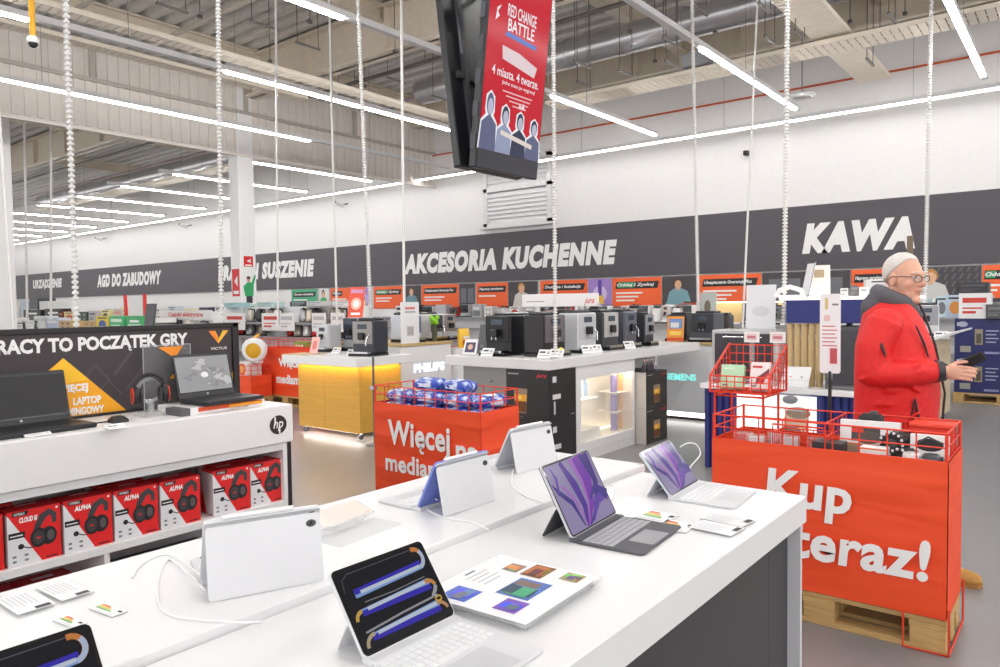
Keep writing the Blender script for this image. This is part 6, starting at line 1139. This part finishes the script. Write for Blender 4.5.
# ================================================================ SHELF RUNS WITH SMALL APPLIANCES
def gondola(label, x0, x1, y, z_levels, ztop, d=.45, back=(236, 236, 237)):
    o = thing('gondola_shelf', label, 'shelf unit', ((x0+x1)/2, y, 0)); m = WB(o); m.box(x0, x1, y+d-.03, y+d, 0, ztop, P(*back)); m.build('back_panel', o)
    for z in z_levels: m = WB(o); m.box(x0, x1, y, y+d-.031, z-.03, z, WHITE2); m.box(x0, x1, y-.01, y, z-.035, z+.01, P(150, 150, 154)); m.build('shelf', o)
    m = WB(o); m.box(x0+.01, x1-.01, y+.02, y+d-.031, 0, .1, WHITE2); m.build('base', o)
    for x in (x0, x1-.03): m = WB(o); m.box(x, x+.03, y+.0, y+d, 0, ztop, PWHITE); m.build('end_panel', o)
    return o
def X(px, y): return ypt(px, 310, y).x
# kettle shelves right of the white column
KY = 8.3; gondola('white kettle shelf between the laptop counter and the wooden cabinet', X(224, KY), X(352, KY), KY, (.3, .62, .93, 1.2), 1.5)
KC = [(206, 200, 190), (236, 236, 236), (60, 60, 64), (190, 192, 196), (150, 140, 128), (222, 210, 190)]
for k, px in enumerate((241, 250, 262, 268, 294, 301, 306, 324, 330, 345)):
    kettle('kettle on the upper kettle shelf, %s from the left' % ORD[k].replace('leftmost', 'first'), X(px, KY), KY+.22, 1.2005, .2*(k % 3), .27, KC[(k*2+k//3) % 6])
for k, px in enumerate((231, 240, 252, 281, 288, 297, 306, 315, 330, 340)):
    kettle('kettle on the lower kettle shelf, %s from the left' % ORD[k].replace('leftmost', 'first'), X(px, KY), KY+.22, .9305, .3*(k % 4), .24, KC[(k+2) % 6] if k % 3 else (200, 40, 40))
for k, (px, w) in enumerate(((234, 20), (270, 18), (286, 15), (318, 14), (337, 14))):
    a = X(px-w/2, KY-.05); b = X(px+w/2, KY-.05); pack('white price board hanging on the kettle shelf, %s from the left' % ORD[k].replace('leftmost', 'first'), (a+b)/2, KY-.035, 1.05, 0, b-a, .33, .012, (238, 236, 236), (204, 70, 60) if k in (0, 1) else (190, 190, 194), 'sign', 'white boards on the kettle shelf', 'price_board', 0)
for k, (px, c) in enumerate(((228, (160, 200, 206)), (262, (180, 206, 206)), (296, (60, 60, 64)), (312, (206, 206, 208)), (340, (236, 236, 236)))): pack('flat box lying on top of the kettle shelf, %s from the left' % ORD[k].replace('leftmost', 'first'), X(px, KY), KY+.2, 1.5005, 0, .5, .09, .3, c, (150, 170, 174), 'box', 'boxes on top of the kettle shelf')
def hairdry(): pass
pack('bright green box at the end of the kettle shelf', X(303, KY-.3), KY-.3, .62, 0, .3, .26, .2, (70, 186, 80), (230, 240, 226)); pack('white plinth carrying the bright green box', X(303, KY-.3), KY-.3, 0, 0, .4, .619, .3, (236, 236, 236), (214, 214, 216), name='pedestal', cat='pedestal')
# second kettle run with red header
K2 = 8.1; a = X(161, K2); b = X(213, K2); gondola('white kettle shelf with red lettered header left of the white column', a, b, K2, (.3, .6, .93), 1.42)
o = thing('shelf_header', 'white header board with red kettle lettering', 'sign', ((a+b)/2, K2-.02, 1.25)); m = WB(o); m.box(a, b, K2-.03, K2-.012, 1.25, 1.45, PWHITE); m.build('board', o); m = WB(o); m.T = m.T @ fY((a+(b-a)*.18, K2-.031, 1.29)); m.text('Czajniki elektryczne', 0, 0, P(222, 60, 50), h=.12, w=(b-a)*.66, bold=.03); m.build('lettering', o)
for k, (px, h, c) in enumerate(((178, .34, (236, 232, 222)), (193, .3, (170, 168, 164)), (207, .3, (40, 40, 44)))): kettle('large %s kettle under the red lettered header' % ('cream', 'grey', 'black')[k], X(px, K2), K2+.22, .9305, .2, h, c, (60, 60, 64) if k else (226, 222, 214))
pack('white card with a red square beside the black kettle', X(211, K2-.06), K2-.06, .93, 0, .2, .2, .02, (240, 238, 236), (216, 80, 64), 'sign', None, 'price_board', 1)
for k, (px, c, h) in enumerate(((166, (206, 196, 190), .28), (171, (60, 60, 62), .32))): pack('small appliance box left of the cream kettle, %s' % ('left', 'right')[k], X(px, K2), K2+.1, .9305, 0, .2, h, .2, c)
# far left product run
LY = 6.5; a = X(-14, LY); b = X(158, LY); gondola('long white product shelf behind the gaming sign', a, b, LY, (.4, .75, 1.06), 1.1)
LI = [(4, 22, .26, (232, 226, 222), (226, 190, 180), 2), (17, 12, .18, (238, 240, 240), (80, 84, 80), 0), (27, 16, .2, (240, 240, 240), (206, 210, 206), 0), (37, 13, .3, (230, 234, 232), (200, 206, 206), 0), (49, 14, .26, (206, 214, 230), (180, 190, 216), 2), (62, 14, .2, (196, 164, 112), (60, 50, 40), 3), (86, 14, .2, (190, 158, 108), (150, 120, 80), 3), (99, 13, .3, (226, 200, 60), (70, 84, 160), 1), (113, 15, .3, (72, 176, 110), (220, 240, 226), 0), (131, 16, .3, (66, 168, 104), (200, 230, 210), 2)]
for k, (px, w, h, c, c2, art) in enumerate(LI): q0 = X(px-w/2, LY); q1 = X(px+w/2, LY); pack('small product box on the shelf behind the gaming sign, %s from the left' % ORD[k], (q0+q1)/2, LY+.18, 1.0605, 0, (q1-q0)*.94, h, .25, c, c2, group='boxes behind the gaming sign', art=art)
gondola('second white product shelf farther behind the gaming sign', X(-10, 7.4), X(156, 7.4), 7.4, (.4, .9, 1.2), 1.3)
L2 = [(28, 18, .3, (30, 30, 34), (60, 60, 64), 2), (49, 18, .32, (34, 34, 38), (70, 70, 74), 2), (56.5, 4, .26, (130, 60, 50), (200, 90, 60), 0), (65, 11, .24, (236, 216, 150), (214, 80, 50), 1), (78, 10, .24, (70, 90, 76), (160, 180, 150), 3), (88, 8, .26, (200, 196, 196), (120, 120, 130), 0), (101, 9, .28, (236, 224, 160), (60, 60, 70), 1), (113, 9, .3, (216, 206, 200), (236, 160, 140), 0), (121, 6, .3, (230, 222, 200), (60, 56, 56), 1)]
for k, (px, w, h, c, c2, art) in enumerate(L2): q0 = X(px-w/2, 7.4); q1 = X(px+w/2, 7.4); pack('product on the second shelf behind the gaming sign, %s from the left' % ORD[k], (q0+q1)/2, 7.6, 1.2005, 0, (q1-q0)*.94, h, .22, c, c2, group='boxes on the second shelf', art=art)
for k, (px, c) in enumerate(((5, (230, 230, 234)), (12, (214, 218, 226)), (24, (240, 238, 226)), (34, (196, 216, 236)), (43, (84, 86, 92)), (53, (236, 236, 234)))): q = X(px, 9.0); pack('tall pale appliance far left under the banner, %s from the left' % ORD[k], q, 9.0, 0, 0, .62, 1.75 if k != 4 else 1.85, .5, c, (200, 204, 210), 'appliance', 'tall appliances far left', 'fridge', 0)
q0 = X(128, 7.1); q1 = X(145, 7.1); o = thing('framed_sign', 'white sign in a red frame behind the gaming sign', 'sign', ((q0+q1)/2, 7.1, 0)); w = q1-q0
for x in (-w/2, w/2): m = MB(TR(x, 0, 0, ry=-.06 if x < 0 else .0)); m.box(-.04, .04, -.02, .02, 0.004, 1.78, P(222, 40, 40)); m.build('frame_post', o)
m = MB(); m.box(-w/2+.04, w/2-.04, -.012, .012, 1.1, 1.76, P(232, 230, 236)); m.build('sheet', o)
q = X(150, 6.2); o = thing('tilted_display', 'dark square display on a stand above the gaming sign', 'display', (q, 6.2, 1.06)); m = MB(TR(0, 0, .3, rx=-.15)); m.box(-.16, .16, -.015, .015, -.22, .22, P(70, 70, 76), .004); m.build('panel', o); m = MB(); m.box(-.12, .12, -.05, .09, 0, .02, PBLACK, .004); m.box(-.02, .02, .0, .03, .02, .12, PBLACK); m.build('stand', o)
m = MB(); m.box(q-.25, q+.25, 6.1, 6.45, 0, 1.059, WHITE2, .004); tag(m.build('pedestal'), 'white pedestal under the dark square display', 'pedestal')
# shelves along the back wall below the posters
WY = 15.2
k0 = -14.2
for i, (x0, x1, lab) in enumerate(((-46, -34, 'farthest left'), (-33.9, -25, 'second from the left'), (-24.9, -17.1, 'left of the column'), (-17, -12.1, 'under the green poster'), (-12, -7.6, 'under the delivery poster'), (-7.5, -3.6, 'under the insurance poster'), (-3.5, 1.5, 'right end'))): gondola('white wall shelf along the back wall, %s' % lab, x0, x1, WY, (.5, .85, 1.15), 1.38)
rr = random.Random(5); names = {}
CB = [(60, 58, 62), (236, 236, 236), (196, 198, 202), (40, 40, 44), (150, 120, 110), (226, 226, 224), (120, 122, 128), (206, 60, 50)]
px = 392; k = 0
while px < 850:
    w = rr.choice((9, 10, 12, 13)); c = rr.choice(CB); h = rr.uniform(.24, .36); x = X(px+w/2, WY); ww = (X(px+w, WY)-X(px, WY))*.85; t = rr.random(); where = 'on the wall shelf below the posters, %s from the left' % (ORD[k] if k < 24 else 'thirtieth thirty-first thirty-second thirty-third thirty-fourth thirty-fifth thirty-sixth thirty-seventh thirty-eighth thirty-ninth fortieth forty-first'.split()[k-29] if k > 28 else 'twenty-%s' % ('fifth', 'sixth', 'seventh', 'eighth', 'ninth')[k-24])
    if t < .45: coffee('small coffee machine '+where, x, WY+.23, 1.1505, 0, ww, h, .3, c, rr.choice(CB), 'machines on the wall shelves', style=k % 3, tank=k % 2 == 0)
    elif t < .65: kettle('small kettle '+where, x, WY+.24, 1.1505, rr.uniform(0, 1), h*.9, c, group='kettles on the wall shelves')
    else: pack('small product box '+where, x, WY+.23, 1.1505, 0, ww, h, .25, c, rr.choice(CB), group='boxes on the wall shelves', art=k % 4)
    px += w+rr.choice((1, 2, 3)); k += 1
for k in range(9): pxx = 90+16*k; x = X(pxx, WY); pack('pale product box on the far wall shelf, %s from the left' % ORD[k], x, WY+.23, 1.1505, 0, .7, .3+.06*(k % 3), .3, [(230, 226, 220), (206, 214, 226), (236, 220, 160), (60, 60, 90)][k % 4], (120, 120, 130), group='boxes on the far wall shelves', art=k % 4)
for k in range(7): x = X(930+11*k, WY); pack('pale machine box on the wall shelf right of the man, %s from the left' % ORD[k].replace('leftmost', 'first'), x, WY+.23, 1.1505, 0, .2, .34+.05*(k % 2), .3, [(236, 236, 236), (196, 216, 226), (60, 60, 64), (226, 226, 228)][k % 4], (120, 120, 126), group='boxes on the right wall shelf', art=k % 3)
# white display row in front of the wall shelves with white appliances (middle distance)
DY = 11.6; gondola('white display bench with kitchen gadgets behind the teal name counter', X(590, DY), X(800, DY), DY, (.4, .8, 1.12), 1.15)
px = 596; k = 0
while px < 690:
    w = rr.choice((8, 9, 11)); x = X(px+w/2, DY); ww = (X(px+w, DY)-X(px, DY))*.85; lab = 'white kitchen gadget on the display bench, %s from the left' % ORD[k]
    if k % 2: kettle(lab, x, DY+.22, 1.1205, .4*k, .3, (236, 236, 236) if k % 3 else (70, 68, 72), group='gadgets on the display bench', metal=0)
    else: coffee(lab, x, DY+.23, 1.1205, 0, ww, .32, .28, (232, 232, 232), (210, 190, 180) if k % 4 else (60, 60, 64), 'gadgets on the display bench', style=2, tank=False)
    px += w+2; k += 1
o = thing('wood_back_panel', 'glowing light wood panel behind the display bench', 'panel', ((X(716, DY+.6)+X(786, DY+.6))/2, DY+.6, 0)); m = WB(o); m.box(X(716, DY+.6), X(786, DY+.6), DY+.58, DY+.62, 0, 1.46, M((238, 206, 150), .5, nz=.03)); m.build('panel', o); m = WB(o); m.box(X(716, DY+.6), X(786, DY+.6), DY+.5, DY+.52, 1.47, 1.485, M((255, 236, 190), .5, emit=6)); m.build('light_strip', o)
coffee('dark boxy machine in front of the glowing wood panel', X(754, DY), DY+.23, 1.1205, 0, .5, .34, .3, (60, 60, 64), (90, 90, 94), tank=False); coffee('grey machine right of the dark boxy one by the wood panel', X(772, DY), DY+.2, 1.1205, 0, .3, .28, .3, (150, 150, 150), (110, 110, 112))
# ================================================================ LAST SMALL THINGS
bx = ypt(451, 370, 7.6).x
pallet('wooden pallet under the red basket beyond the coffee counter', bx-.02, bx+1.02, 7.5, 7.92)
red_basket('red wire basket partly seen under the left end of the coffee counter', bx, bx+1.0, 7.52, 7.9, .15, .8, .92, 31, f_w2, 9)
o = thing('wooden_post', 'thin brown post standing behind the head of the man in red', 'post', (ypt(910, 250, 8.6).x, 8.6, 0)); m = MB(); m.box(-.025, .025, -.025, .025, .02, ypt(910, 236, 8.6).z, M((120, 104, 84), .6, nz=.05)); m.build('post', o); m = MB(); m.lathe([(.14, 0), (.14, .012), (.04, .02)], PBLACK, 16); m.build('base', o)
p = ypt(746, 153, 15.85); o = thing('wall_sensor', 'small black sensor on the back wall left of the thick cable guide', 'sensor', p); m = MB(); m.box(-.05, .05, -.05, .1, -.05, .05, PBLACK, .01); m.build('housing', o); m = MB(); m.ell((0, -.05, -.02), (.025, .015, .025), GLOSSBLK, 10, 6); m.build('lens', o)
